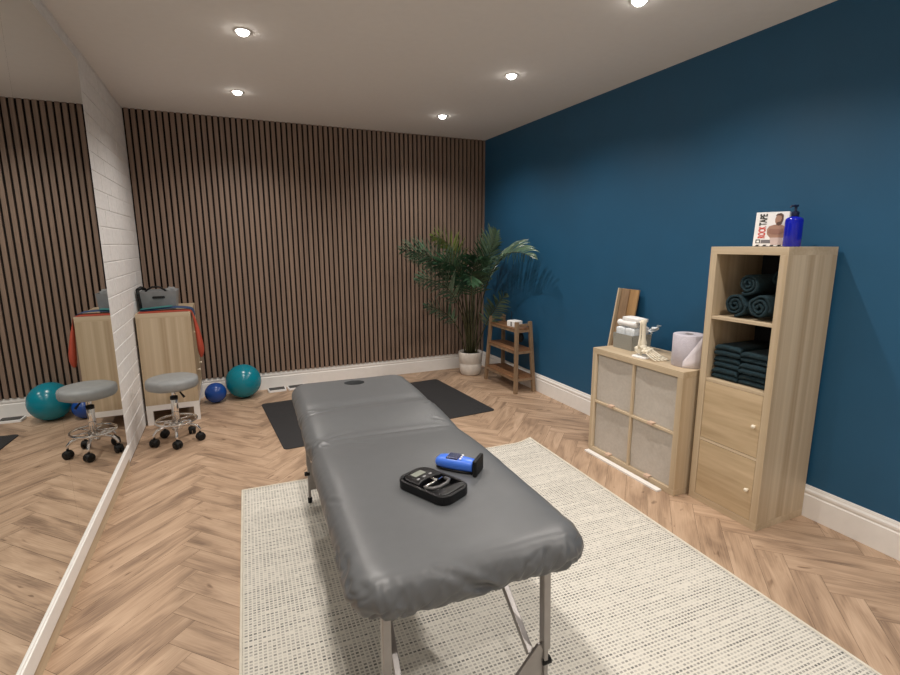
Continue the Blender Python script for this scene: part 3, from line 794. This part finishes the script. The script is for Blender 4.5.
o = obj('bandage_roll', bm, M_paper, smooth=False); o.location = (2.51, 2.60, bz+.178); o.scale = (.9, .82, .9); tag(o, 'long white bandage roll lying under the topmost pack of the bin', 'bandage roll')
bm = nb(); n = 8
G = [[bm.verts.new((.018*math.sin(i*1.3+j), -.085*i/n-.01, .05*(i/n)**1.5+.045*(j/n-.5)*(1-.6*i/n)+.008*noise.noise(V(i*.8, j*.8, 2)))) for i in range(n+1)] for j in range(n+1)]
for j in range(n):
    for i in range(n): bm.faces.new((G[j][i], G[j][i+1], G[j+1][i+1], G[j+1][i]))
o = obj('plastic_sleeve', bm, M_clear, solid=.001); o.location = (2.60, 2.500, bz+.135); tag(o, 'crumpled clear plastic sleeve sticking out right of the grey bin', 'plastic sleeve')

# skeletal foot model (toes towards the camera side, -y)
t = thing('foot_skeleton_model', 'ivory skeletal foot and shin model standing beside the grey bin', 'anatomy model', (2.415, 2.312, ZT), math.radians(8))
t.scale = (1.45, .86, 1.08)
bm = nb(); prism(bm, rrect(.035, .065, .02, 6, 0, .045), 0, .010); obj('stand', bm, M_paper, t, bevel=.002)
bm = nb(); ico(bm, (0, .075, .045), .026, 3, (.85, 1.25, .95), .25, 2)                       # heel bone
ico(bm, (0, .045, .062), .022, 3, (.9, 1.2, .8), .2, 2); tube(bm, [(0, .06, .008), (0, .06, .03)], .006, 8)
obj('heel_bone', bm, M_bone, t)
bm = nb(); tube(bm, [(.004, .050, .070), (.004, .049, .085), (.003, .050, .11), (.003, .052, .16), (.002, .054, .20), (.002, .055, .225)], [.019, .018, .012, .011, .014, .017], 14)
obj('shin_bone', bm, M_bone, t)
bm = nb(); tube(bm, [(-.018, .058, .062), (-.017, .060, .08), (-.013, .060, .14), (-.014, .061, .20), (-.014, .061, .218)], [.010, .008, .005, .006, .009], 10)
obj('calf_bone', bm, M_bone, t)
bm = nb()
for i, c in enumerate([(.014, .018, .054), (-.006, .018, .052), (-.020, .015, .042), (.018, -.004, .050), (.004, -.006, .048), (-.012, -.006, .042)]):
    ico(bm, c, .014, 2, (.9, 1, .85), .2, 3)
obj('ankle_bones', bm, M_bone, t)
for i in range(5):
    x0 = .020-.010*i; x1 = .030-.015*i; k = [1, 1.04, 1.0, .93, .84][i]; r = .0065 if i == 0 else .0042
    bm = nb(); tube(bm, [(x0, -.012, .046-.003*i), (x0*1.1, -.02, .043-.003*i), (x1, -.070*k, .020), (x1, -.082*k, .014)], [r*1.25, r*.8, r*.8, r*1.3], 10)
    tube(bm, [(x1, -.086*k, .014), (x1*1.05, -.105*k, .011), (x1*1.05, -.109*k, .009)], [r*1.1, r*.7, r], 8)
    tube(bm, [(x1*1.05, -.112*k, .009), (x1*1.08, -.126*k, .007), (x1*1.08, -.132*k, .005)], [r, r*.7, r*.5], 8)
    obj('toe_bone', bm, M_bone, t)

t = thing('paper_roll', 'thick lilac-grey paper towel roll with a loose sheet, on the low cabinet', 'paper roll', (2.495, 2.082, ZT))
bm = nb(); lathe(bm, [(.024, .0), (.086, .0), (.089, .003), (.089, .187), (.086, .190), (.024, .190), (.024, .0)], 48, cap=False); obj('roll', bm, M_rollp, t)
bm = nb(); lathe(bm, [(.0245, .001), (.0245, .1895), (.021, .1895), (.021, .001), (.0245, .001)], 32, cap=False); obj('core', bm, mat('cardboard_core', (.16, .14, .13), .9), t, smooth=True)
bm = nb(); n = 14; rows = []
for i in range(n+1):
    q = i/n; a = math.radians(205+58*q)     # wraps the near side of the roll, peeling off
    rad = .0905+.012*q**2
    zt0 = .035+.15*q                         # diagonal free edge
    rows.append([bm.verts.new(((rad+.006*(1-z_))*math.cos(a), (rad+.006*(1-z_))*math.sin(a), .002+(zt0)*z_)) for z_ in (0, .33, .66, 1)])
for a, b in zip(rows, rows[1:]):
    for k in range(3):
        f = bm.faces.new((a[k], b[k], b[k+1], a[k+1])); f.smooth = True
obj('loose_sheet', bm, mat('lilac_white_paper', (.72, .68, .73), .9), t, solid=.001, label='paler loose end of the paper')

# things around the low cabinet -------------------------------------
bm = nb(); box(bm, 2.365, 2.71, 2.745, 2.772, 0, .55); o = obj('white_board', bm, M_white, bevel=.002)
tag(o, 'white board standing upright against the far side of the low cabinet', 'board')
bm = nb(); box(bm, 2.284, 2.322, 2.04, 2.715, 0, .012); o = obj('white_strip', bm, M_white, bevel=.001)
tag(o, 'long white strip lying on the floor along the front of the low cabinet', 'strip')
t = thing('wooden_plank', 'golden brown wooden channel plank leaning on the blue wall behind the grey bin', 'plank', (2.600, 2.885, 0.001))
t.rotation_euler = (0, math.radians(9.5), 0)
bm = nb(); box(bm, 0, .012, -.085, .085, 0, 1.16); obj('board', bm, M_trayw, t, bevel=.001)
bm = nb(); box(bm, -.035, .012, .085, .097, 0, 1.16); obj('edge_strip', bm, M_oak, t, bevel=.001, label='paler upright edge strip')
bm = nb(); box(bm, -.008, -.001, .0, .084, 0.01, 1.155); obj('channel_shade_strip', bm, M_acacia, t, bevel=.001, label='darker brown strip painted as the shade in the channel')  # shade inside the channel, put in as a strip of darker wood

# ================================================================ LADDER SHELF
t = thing('plant_stand_shelf', 'small brown wooden three-tier shelf with splayed posts in the corner by the palm', 'shelf', (2.672, 4.445, 0))
def post(sx, sy):
    bm = nb(); b0 = V(sx*.108, sy*.315, 0); b1 = V(sx*.076, sy*.262, .72)
    sq(bm, b0, b1, .034, .034); return bm
for sx in (-1, 1):
    for sy in (-1, 1): obj('post', post(sx, sy), M_acacia, t, bevel=.002)
def hw(z): f = z/.72; return .108-.032*f, .315-.053*f
for z in (.150, .425, .640):
    hx, hy = hw(z)
    bm = nb(); n = 5; w_ = (2*hx+.03-.004*(n-1))/n
    for k in range(n):
        x0 = -hx-.015+k*(w_+.004); ins = .018 if k in (0, n-1) else -.010
        box(bm, x0, x0+w_, -hy+ins, hy-ins, z, z+.014)
    sh = obj('shelf_board', bm, M_ac_top, t, bevel=.001)
    for sx in (-1, 1):
        bm = nb(); box(bm, sx*hx-.012, sx*hx+.012, -hy+.01, hy-.01, z-.026, z-.001); obj('rail', bm, M_acacia, sh, bevel=.001)
    for sy in (-1, 1):
        bm = nb(); box(bm, -hx+.01, hx-.01, sy*hy-.012, sy*hy+.012, z-.026, z-.001); obj('rail', bm, M_acacia, sh, bevel=.001)
hx, hy = hw(.70)
for sy in (-1, 1):
    bm = nb(); box(bm, -hx+.012, hx-.012, sy*hy-.010, sy*hy+.010, .675, .697); obj('top_rail', bm, M_acacia, t, bevel=.001)
t = thing('wireless_router', 'small white box with thin black antenna on top of the wooden shelf', 'white box', (2.655, 4.32, .6545), math.radians(10))
bm = nb(); box(bm, -.055, .055, -.06, .06, 0, .062); obj('case', bm, M_paper, t, bevel=.008, seg=3)
bm = nb(); prism(bm, rrect(.022, .012, .003, 3), 0, .001, T(-.0555, -.01, .032) @ Ry(-PI/2)); obj('face_mark', bm, mat('grey_print', (.25, .25, .25), .5), t)
bm = nb(); tube(bm, [(0, .045, .06), (0, .05, .15)], .003, 8); obj('antenna', bm, M_black, t)
t = thing('hanging_pouch', 'small black pouch hanging under the top tier of the wooden shelf', 'pouch', (2.70, 4.27, 0))
bm = nb(); ico(bm, (0, 0, .545), .05, 3, (.55, .75, 1.0), .25, 2); obj('pouch_body', bm, M_black, t)
bm = nb(); tube(bm, [(0, 0, .585), (0, 0, .637)], .004, 8); obj('cord', bm, M_black, t)

# ================================================================ PALM
PX, PY = 2.505, 5.03
t = thing('palm_plant', 'tall dark green palm in a whitewashed round pot in the corner of the room', 'plant', (PX, PY, 0))
bm = nb(); lathe(bm, [(.0, 0), (.100, 0), (.112, .012), (.126, .06), (.130, .125), (.126, .132), (.126, .140), (.131, .147), (.137, .215), (.139, .262), (.135, .268), (.126, .268), (.122, .24), (.0, .24)], 48, cap=False); obj('pot', bm, M_pot, t)
bm = nb(); lathe(bm, [(.0, .246), (.123, .244)], 32, cap=False); obj('soil', bm, M_soil, t)
def bez(p0, p1, p2, p3, q):
    return p0*(1-q)**3+p1*3*q*(1-q)**2+p2*3*q*q*(1-q)+p3*q**3
def frond(base, mid, mid2, tip, leaf0, lmax, m, n=30, droop=.5, seed=0, label=None, tw=-.9):
    """base..tip in world coordinates; leaflets start at fraction leaf0"""
    rr = random.Random(seed); off = V(PX, PY, 0); n = int(n*.78)
    P0, P1, P2, P3 = [Vector(p)-off for p in (base, mid, mid2, tip)]
    bm = nb(); pts = [bez(P0, P1, P2, P3, i/24) for i in range(25)]
    tube(bm, pts, [.0085*(1-.85*i/24)+.0008 for i in range(25)], 7)
    st = obj('frond_stem', bm, M_stem, t)
    bm = nb()
    for i in range(n):
        q = leaf0+(1-leaf0)*(i/(n-1))
        c = bez(P0, P1, P2, P3, min(q, .999)); d = (bez(P0, P1, P2, P3, min(q+.01, 1))-bez(P0, P1, P2, P3, max(q-.01, 0))).normalized()
        s = d.cross(V(0, 0, 1)).normalized()*.45 + d.cross(V(.35, .9, .15)).normalized()*tw; s = s.normalized()
        upv = s.cross(d).normalized()
        f = (q-leaf0)/(1-leaf0); ln = lmax*1.15*(.35+.65*math.sin(PI*min(1, .12+f*.88))**.7)*(1 if f < .9 else .8)
        for sd in (-1, 1):
            l = ln*rr.uniform(.85, 1.1); ang = math.radians(rr.uniform(48, 62)-28*f)
            dr = (d*math.cos(ang)+s*sd*math.sin(ang)+upv*rr.uniform(.12, .38)).normalized()
            wd = .0098*rr.uniform(.85, 1.15); segs = 6; prev = None; pos = c.copy(); dirv = dr.copy()
            for k in range(segs+1):
                u_ = k/segs; ww = wd*math.sin(PI*min(1, .14+.86*u_))**.8 if k < segs else .0004
                side = dirv.cross(V(0, 0, 1)); side = side.normalized() if side.length > .05 else s
                nrm = side.cross(dirv).normalized(); side = (side*.5+nrm*.6*sd+V(.5, -.3, 0)*.5); side = (side-side.dot(dirv)*dirv).normalized(); nrm = side.cross(dirv).normalized()
                ce = bm.verts.new(pos-nrm*ww*.35); a = bm.verts.new(pos+side*ww); b = bm.verts.new(pos-side*ww)
                if prev:
                    for fa in ((prev[0], prev[1], a, ce), (prev[2], prev[0], ce, b)):
                        fc = bm.faces.new(fa); fc.smooth = True
                prev = (ce, a, b)
                pos = pos+dirv*l/segs; dirv = (dirv+V(0, 0, -droop*1.0/segs*(.4+u_))).normalized()
                # keep inside the room corner
                wp = pos+off
                if wp.x > XR-.012: pos.x -= wp.x-(XR-.012)
                if wp.y > YB-.042: pos.y -= wp.y-(YB-.042)
    lf = obj('frond_leaflets', bm, m, st)
    return st
B = lambda dx, dy: (PX+dx, PY+dy, .24)
frond(B(-.03, 0), (2.44, 5.0, .75), (2.22, 4.92, 1.45), (1.64, 4.85, 1.42), .42, .25, M_leafl, 36, .45, 1)
frond(B(-.01, .03), (2.45, 5.02, .8), (2.42, 5.0, 1.55), (2.02, 4.95, 1.56), .50, .20, M_leafy, 30, .6, 2)
frond(B(-.05, -.02), (2.42, 4.95, .65), (2.22, 4.85, 1.20), (1.78, 4.78, 1.12), .50, .21, M_leafl, 28, .5, 3)
frond(B(-.07, 0), (2.38, 4.96, .50), (2.22, 4.92, .80), (1.90, 4.88, .84), .52, .16, M_leafl, 20, .5, 4)
frond(B(.03, 0), (2.54, 4.98, .8), (2.60, 4.88, 1.25), (2.60, 4.62, 1.60), .48, .24, M_leafl, 34, .25, 5, tw=-.6)
frond(B(.04, -.02), (2.55, 4.9, .85), (2.58, 4.70, 1.60), (2.62, 3.98, 1.36), .50, .25, M_leafl, 36, 1.5, 6, tw=-.25)
frond(B(.05, -.04), (2.56, 4.9, .5), (2.60, 4.72, .75), (2.60, 4.42, .98), .48, .18, M_leafl, 24, .4, 7)
frond(B(0, -.03), (2.46, 4.92, .8), (2.40, 4.80, 1.38), (2.22, 4.45, 1.10), .46, .24, M_leaf, 34, .7, 8)
frond(B(-.02, -.02), (2.46, 4.95, .85), (2.34, 4.92, 1.40), (2.02, 4.80, 1.28), .45, .24, M_leaf, 34, .6, 9)
frond(B(.0, .0), (2.50, 5.0, .8), (2.47, 4.92, 1.45), (2.38, 4.62, 1.34), .48, .24, M_leaf, 32, .7, 10)
frond(B(-.02, .01), (2.45, 5.0, .8), (2.30, 4.98, 1.50), (1.80, 4.95, 1.34), .46, .24, M_leafl, 34, .7, 11)
frond(B(.02, .02), (2.52, 5.03, .85), (2.56, 4.98, 1.35), (2.66, 4.80, 1.50), .50, .20, M_leaf, 26, .4, 12)
for k in range(7):
    bm = nb(); a = k*.9; tube(bm, [(.05*math.cos(a), .05*math.sin(a), .235), (.04*math.cos(a), .04*math.sin(a), .45), (.05*math.cos(a+.4), .04*math.sin(a+.4), .75+.04*k)], [.010, .008, .003], 8)
    obj('cane', bm, M_stem, t)

# ================================================================ CORNER CABINET (left)
CX0, CX1, CY0, CY1 = -.695, -.300, 4.63, 5.325
t = thing('corner_cabinet', 'oak veneer cabinet end-on on a white base against the white brick wall', 'cabinet', (CX0, CY0, 0))
DX, DY = CX1-CX0, CY1-CY0; Z0, Z1 = .17, .94
for y0, y1 in ((0, TP), (DY-TP, DY)):
    bm = nb(); box(bm, 0, DX, y0, y1, Z0+.0, Z1-TP); obj('side_panel', bm, M_oak, t, bevel=.001)
bm = nb(); box(bm, 0, DX, 0, DY, Z1-TP, Z1); obj('top_panel', bm, wood('oak_veneer_crosswise', OAK1, OAK2, (.5, 9, 9), .45, fine=7, contrast=(.3, .66)), t, bevel=.001)
bm = nb(); box(bm, 0, DX, TP, DY-TP, Z0, Z0+TP); obj('bottom_panel', bm, M_oakh, t)
bm = nb(); box(bm, .002, .008, TP, DY-TP, Z0+TP, Z1-TP); obj('back_panel', bm, M_oak, t)
for k in (0, 1):
    for s in (0, 1):
        bm = nb(); ya = TP+s*(DY/2-TP)+.003; yb = ya+DY/2-TP-.006; za = Z0+TP+k*(Z1-Z0-2*TP)/2+.003; box(bm, DX-.020, DX-.003, ya, yb, za, za+(Z1-Z0-2*TP)/2-.006); d = obj('door', bm, M_oakdoor, t, bevel=.001)
        bm = nb(); lathe(bm, [(.006, -.004), (.006, .008), (.011, .014), (.009, .02), (.0, .021)], 14, (DX-.003, yb-.03, za+.16), 'x', cap=False); obj('knob', bm, M_bone, d, smooth=True)
bm = nb()
for x0, x1 in ((0, .045), (DX-.045, DX)):
    for y0, y1 in ((0, .045), (DY-.045, DY)): box(bm, x0, x1, y0, y1, 0, Z0-.001)
for y0, y1 in ((.0, .03), (DY-.03, DY)): box(bm, .045, DX-.045, y0, y1, Z0-.048, Z0-.001)
for x0, x1 in ((0, .03), (DX-.03, DX)): box(bm, x0, x1, .045, DY-.045, Z0-.048, Z0-.001)
obj('white_base', bm, M_white, t, bevel=.001, label='white painted base frame')

# bands across the top, hanging over the front edge
def strap(name, ys, zs, wd, path, m, label, cat='exercise band', grp=None, th=.004):
    """path: (x,z,yoffset) list in world x/z; ribbon width runs along y"""
    bm = nb(); pts = path; rows = []
    for (x, z, yo, wk) in pts:
        rows.append([bm.verts.new((x, ys+yo+wd*wk*(j/6-.5), z+.002*noise.noise(V(x*20, j, ys)))) for j in range(7)])
    for a, b in zip(rows, rows[1:]):
        for j in range(6):
            f = bm.faces.new((a[j], a[j+1], b[j+1], b[j])); f.smooth = True
    o = obj(name, bm, m, solid=th); sb = o.modifiers.new('sub', 'SUBSURF'); sb.levels = 1; sb.render_levels = 2
    return tag(o, label, cat, grp)
red_band = strap('exercise_band', 4.71, 0, .13, [(-.685, Z1+.004, 0, 1), (-.58, Z1+.004, 0, 1), (-.45, Z1+.005, 0, 1), (-.34, Z1+.005, 0, 1), (-.300, Z1+.005, 0, 1), (-.287, Z1-.02, 0, 1), (-.280, Z1-.10, .0, .8)], M_red, 'red flat exercise band hanging over the edge of the corner cabinet', grp='bands on the corner cabinet')
bm = nb(); pts = [(-.290, 4.70, Z1-.02), (-.276, 4.70, Z1-.08), (-.262, 4.695, Z1-.17), (-.252, 4.69, Z1-.27), (-.246, 4.69, Z1-.35), (-.252, 4.69, Z1-.405)]
tube(bm, pts, [.005, .010, .017, .024, .026, .010], 14)
for v in bm.verts: v.co.x = -.290+max(0.001, v.co.x+.290); v.co.y = 4.70+(v.co.y-4.70)*1.6+.004*noise.noise(v.co*30)
hang = bm
M_ = red_band.data; bb_ = bmesh.new(); bb_.from_mesh(M_); me_ = bpy.data.meshes.new('x'); hang.to_mesh(me_); hang.free(); bb_.from_mesh(me_); bb_.to_mesh(M_); bb_.free(); bpy.data.meshes.remove(me_)
strap('exercise_band', 4.81, 0, .14, [(-.685, Z1+.011, 0, 1), (-.60, Z1+.012, 0, 1), (-.50, Z1+.022, 0, 1), (-.42, Z1+.028, 0, 1), (-.34, Z1+.020, 0, 1), (-.298, Z1+.012, 0, 1), (-.281, Z1-.015, 0, 1), (-.277, Z1-.06, 0, .9)], M_navy, 'navy exercise band folded on the red band beside the grey basket', grp='bands on the corner cabinet')
strap('exercise_band', 4.80, 0, .11, [(-.68, Z1+.020, 0, 1), (-.62, Z1+.024, 0, 1), (-.55, Z1+.030, 0, 1), (-.48, Z1+.036, 0, 1), (-.44, Z1+.038, 0, .9)], M_tealb, 'teal exercise band lying topmost in front of the grey basket', grp='bands on the corner cabinet')
# grey felt basket
t = thing('felt_basket', 'grey felt basket with a slot handle on top of the corner cabinet', 'basket', (-.548, 5.02, Z1+.001))
bm = nb(); openbox(bm, .125, .125, .155, .006, 1.12); obj('basket_body', bm, M_felt_g, t, bevel=.002)
bm = nb(); prism(bm, rrect(.048, .010, .0095, 6), 0, .003, T(.005, -.1425, .105) @ Rx(PI/2-math.radians(5.5))); obj('slot_handle', bm, M_black, t, label='black slot handle')
t = thing('strap_bag', 'black strapped bag tucked in and beside the grey felt basket', 'bag', (-.548, 5.02, Z1+.001))
bm = nb(); tube(bm, [(-.130, -.158, .012), (-.132, -.160, .06), (-.140, -.162, .13), (-.142, -.158, .175)], [.010, .011, .012, .014], 10)
tube(bm, [(-.142, -.158, .175), (-.120, -.12, .188), (-.09, -.10, .175)], [.014, .016, .012], 10); obj('bag_side', bm, M_black, t)
bm = nb(); tube(bm, [(-.10, -.09, .135), (-.085, -.095, .165), (-.04, -.10, .192), (.01, -.10, .192), (.05, -.09, .165), (.065, -.08, .135)], .008, 10); obj('strap', bm, M_black, t)
bm = nb(); ico(bm, (-.035, -.01, .105), .070, 3, (1, 1, .55), .35, 2); obj('bag_body', bm, mat('dark_grey_cloth', (.05, .05, .052), .9), t)
bm = nb(); ico(bm, (0, 0, 0), .05, 3, (1, .7, .6), .5, 2); o = obj('grey_pouch', bm, M_felt_g); o.location = (-.462, 5.03, Z1+.150); tag(o, 'small grey pouch at the right inside the felt basket', 'pouch')

# ================================================================ STOOL
t = thing('rolling_stool', 'round grey cushioned rolling stool with chrome base and black castors', 'stool', (-.436, 4.155, 0))
bm = nb(); n = 48
prof = [(.0, .430), (.155, .430), (.170, .436), (.178, .452), (.178, .486), (.173, .500), (.155, .508), (.08, .512), (.0, .513)]
rings = []
for r, z in prof:
    rings.append([bm.verts.new((r*(1-.012*math.cos(8*2*PI*k/n))*math.cos(2*PI*k/n), r*(1-.012*math.cos(8*2*PI*k/n))*math.sin(2*PI*k/n), z)) for k in range(n)])
for a, b in zip(rings, rings[1:]):
    for k in range(n):
        f = bm.faces.new((a[k], a[(k+1) % n], b[(k+1) % n], b[k])); f.smooth = True
obj('seat', bm, M_vinyl2, t)
bm = nb(); lathe(bm, [(.0, .400), (.03, .400), (.10, .422), (.11, .431), (.0, .431)], 24, cap=False)
lathe(bm, [(.014, .34), (.014, .43)], 20); lathe(bm, [(.0245, .115), (.0245, .345), (.020, .352)], 24)
obj('column', bm, M_chrome, t, smooth=True)
bm = nb(); lathe(bm, [(.027, .338), (.027, .362), (.016, .366)], 24); obj('collar', bm, M_black, t, smooth=False)
bm = nb(); tube(bm, [(.02, -.01, .415), (.045, -.03, .40), (.075, -.055, .36)], [.004, .005, .009], 10); obj('height_lever', bm, M_black, t)
bm = nb(); tube(bm, [(.140*math.cos(2*PI*k/40), .140*math.sin(2*PI*k/40), .172) for k in range(40)], .0085, 10, closed=True)
for k in range(5):
    a = 2*PI*k/5+.63; tube(bm, [(.02*math.cos(a), .02*math.sin(a), .172), (.14*math.cos(a), .14*math.sin(a), .172)], .006, 8)
obj('foot_ring', bm, M_chrome, t)
bm = nb(); lathe(bm, [(.0, .100), (.034, .100), (.036, .115), (.032, .150), (.0, .155)], 24, cap=False); obj('hub', bm, M_chrome, t, smooth=True)
for k in range(5):
    a = 2*PI*k/5 - PI/2 + .05; c, s = math.cos(a), math.sin(a)
    bm = nb(); tube(bm, [(.02*c, .02*s, .130), (.09*c, .09*s, .135), (.138*c, .138*s, .120), (.160*c, .160*s, .094), (0.162*c, 0.162*s, .062)], [.013, .012, .011, .010, .009], 10)
    lg = obj('leg', bm, M_chrome, t)
    bm = nb(); px, py = 0.162*c, 0.162*s
    R_ = T(px, py, .0312) @ Rz(a+.7)
    for s2 in (-1, 1):
        b2 = nb(); lathe(b2, [(.0, -.011), (.026, -.011), (.031, -.006), (.031, .006), (.026, .011), (.0, .011)], 24, (0, s2*.014, 0), 'y', cap=False)
        b2.transform(R_); me = bpy.data.meshes.new('x'); b2.to_mesh(me); b2.free(); bm.from_mesh(me); bpy.data.meshes.remove(me)
    b2 = nb(); lathe(b2, [(.0, .018), (.024, .018), (.030, .030), (.024, .044), (.0, .048)], 20, cap=False); b2.transform(T(px, py, .012)); me = bpy.data.meshes.new('x'); b2.to_mesh(me); b2.free(); bm.from_mesh(me); bpy.data.meshes.remove(me)
    obj('castor', bm, M_black, lg)

# ================================================================ BALLS AND PADS
bm = nb(); ico(bm, (0, 0, .165), .165, 5); o = obj('exercise_ball', bm, M_teal); o.location = (.072, 5.160, 0); tag(o, 'large shiny teal exercise ball on the floor by the slatted wall', 'ball')
bm = nb(); ico(bm, (0, 0, .096), .096, 5); o = obj('exercise_ball', bm, M_navyball); o.location = (-.182, 5.09, 0); tag(o, 'small royal blue ball left of the teal ball', 'ball')
def pad(x, y, rot, label):
    t = thing('framed_pad', label, 'scale', (x, y, 0), rot, 'white framed pads on the floor')
    bm = nb(); prism(bm, rrect(.088, .06, .012, 4), 0, .022); obj('white_frame', bm, M_paper, t, bevel=.003)
    bm = nb(); prism(bm, rrect(.076, .050, .006, 3), .022, .0235); obj('black_surface', bm, M_blackg, t)
    return t
p0 = pad(.385, 5.255, .03, 'white framed black pad on the floor just right of the teal ball')
dup(p0, (.580, 5.262, 0), .05, 'white framed black pad on the floor partly hidden by the massage table')
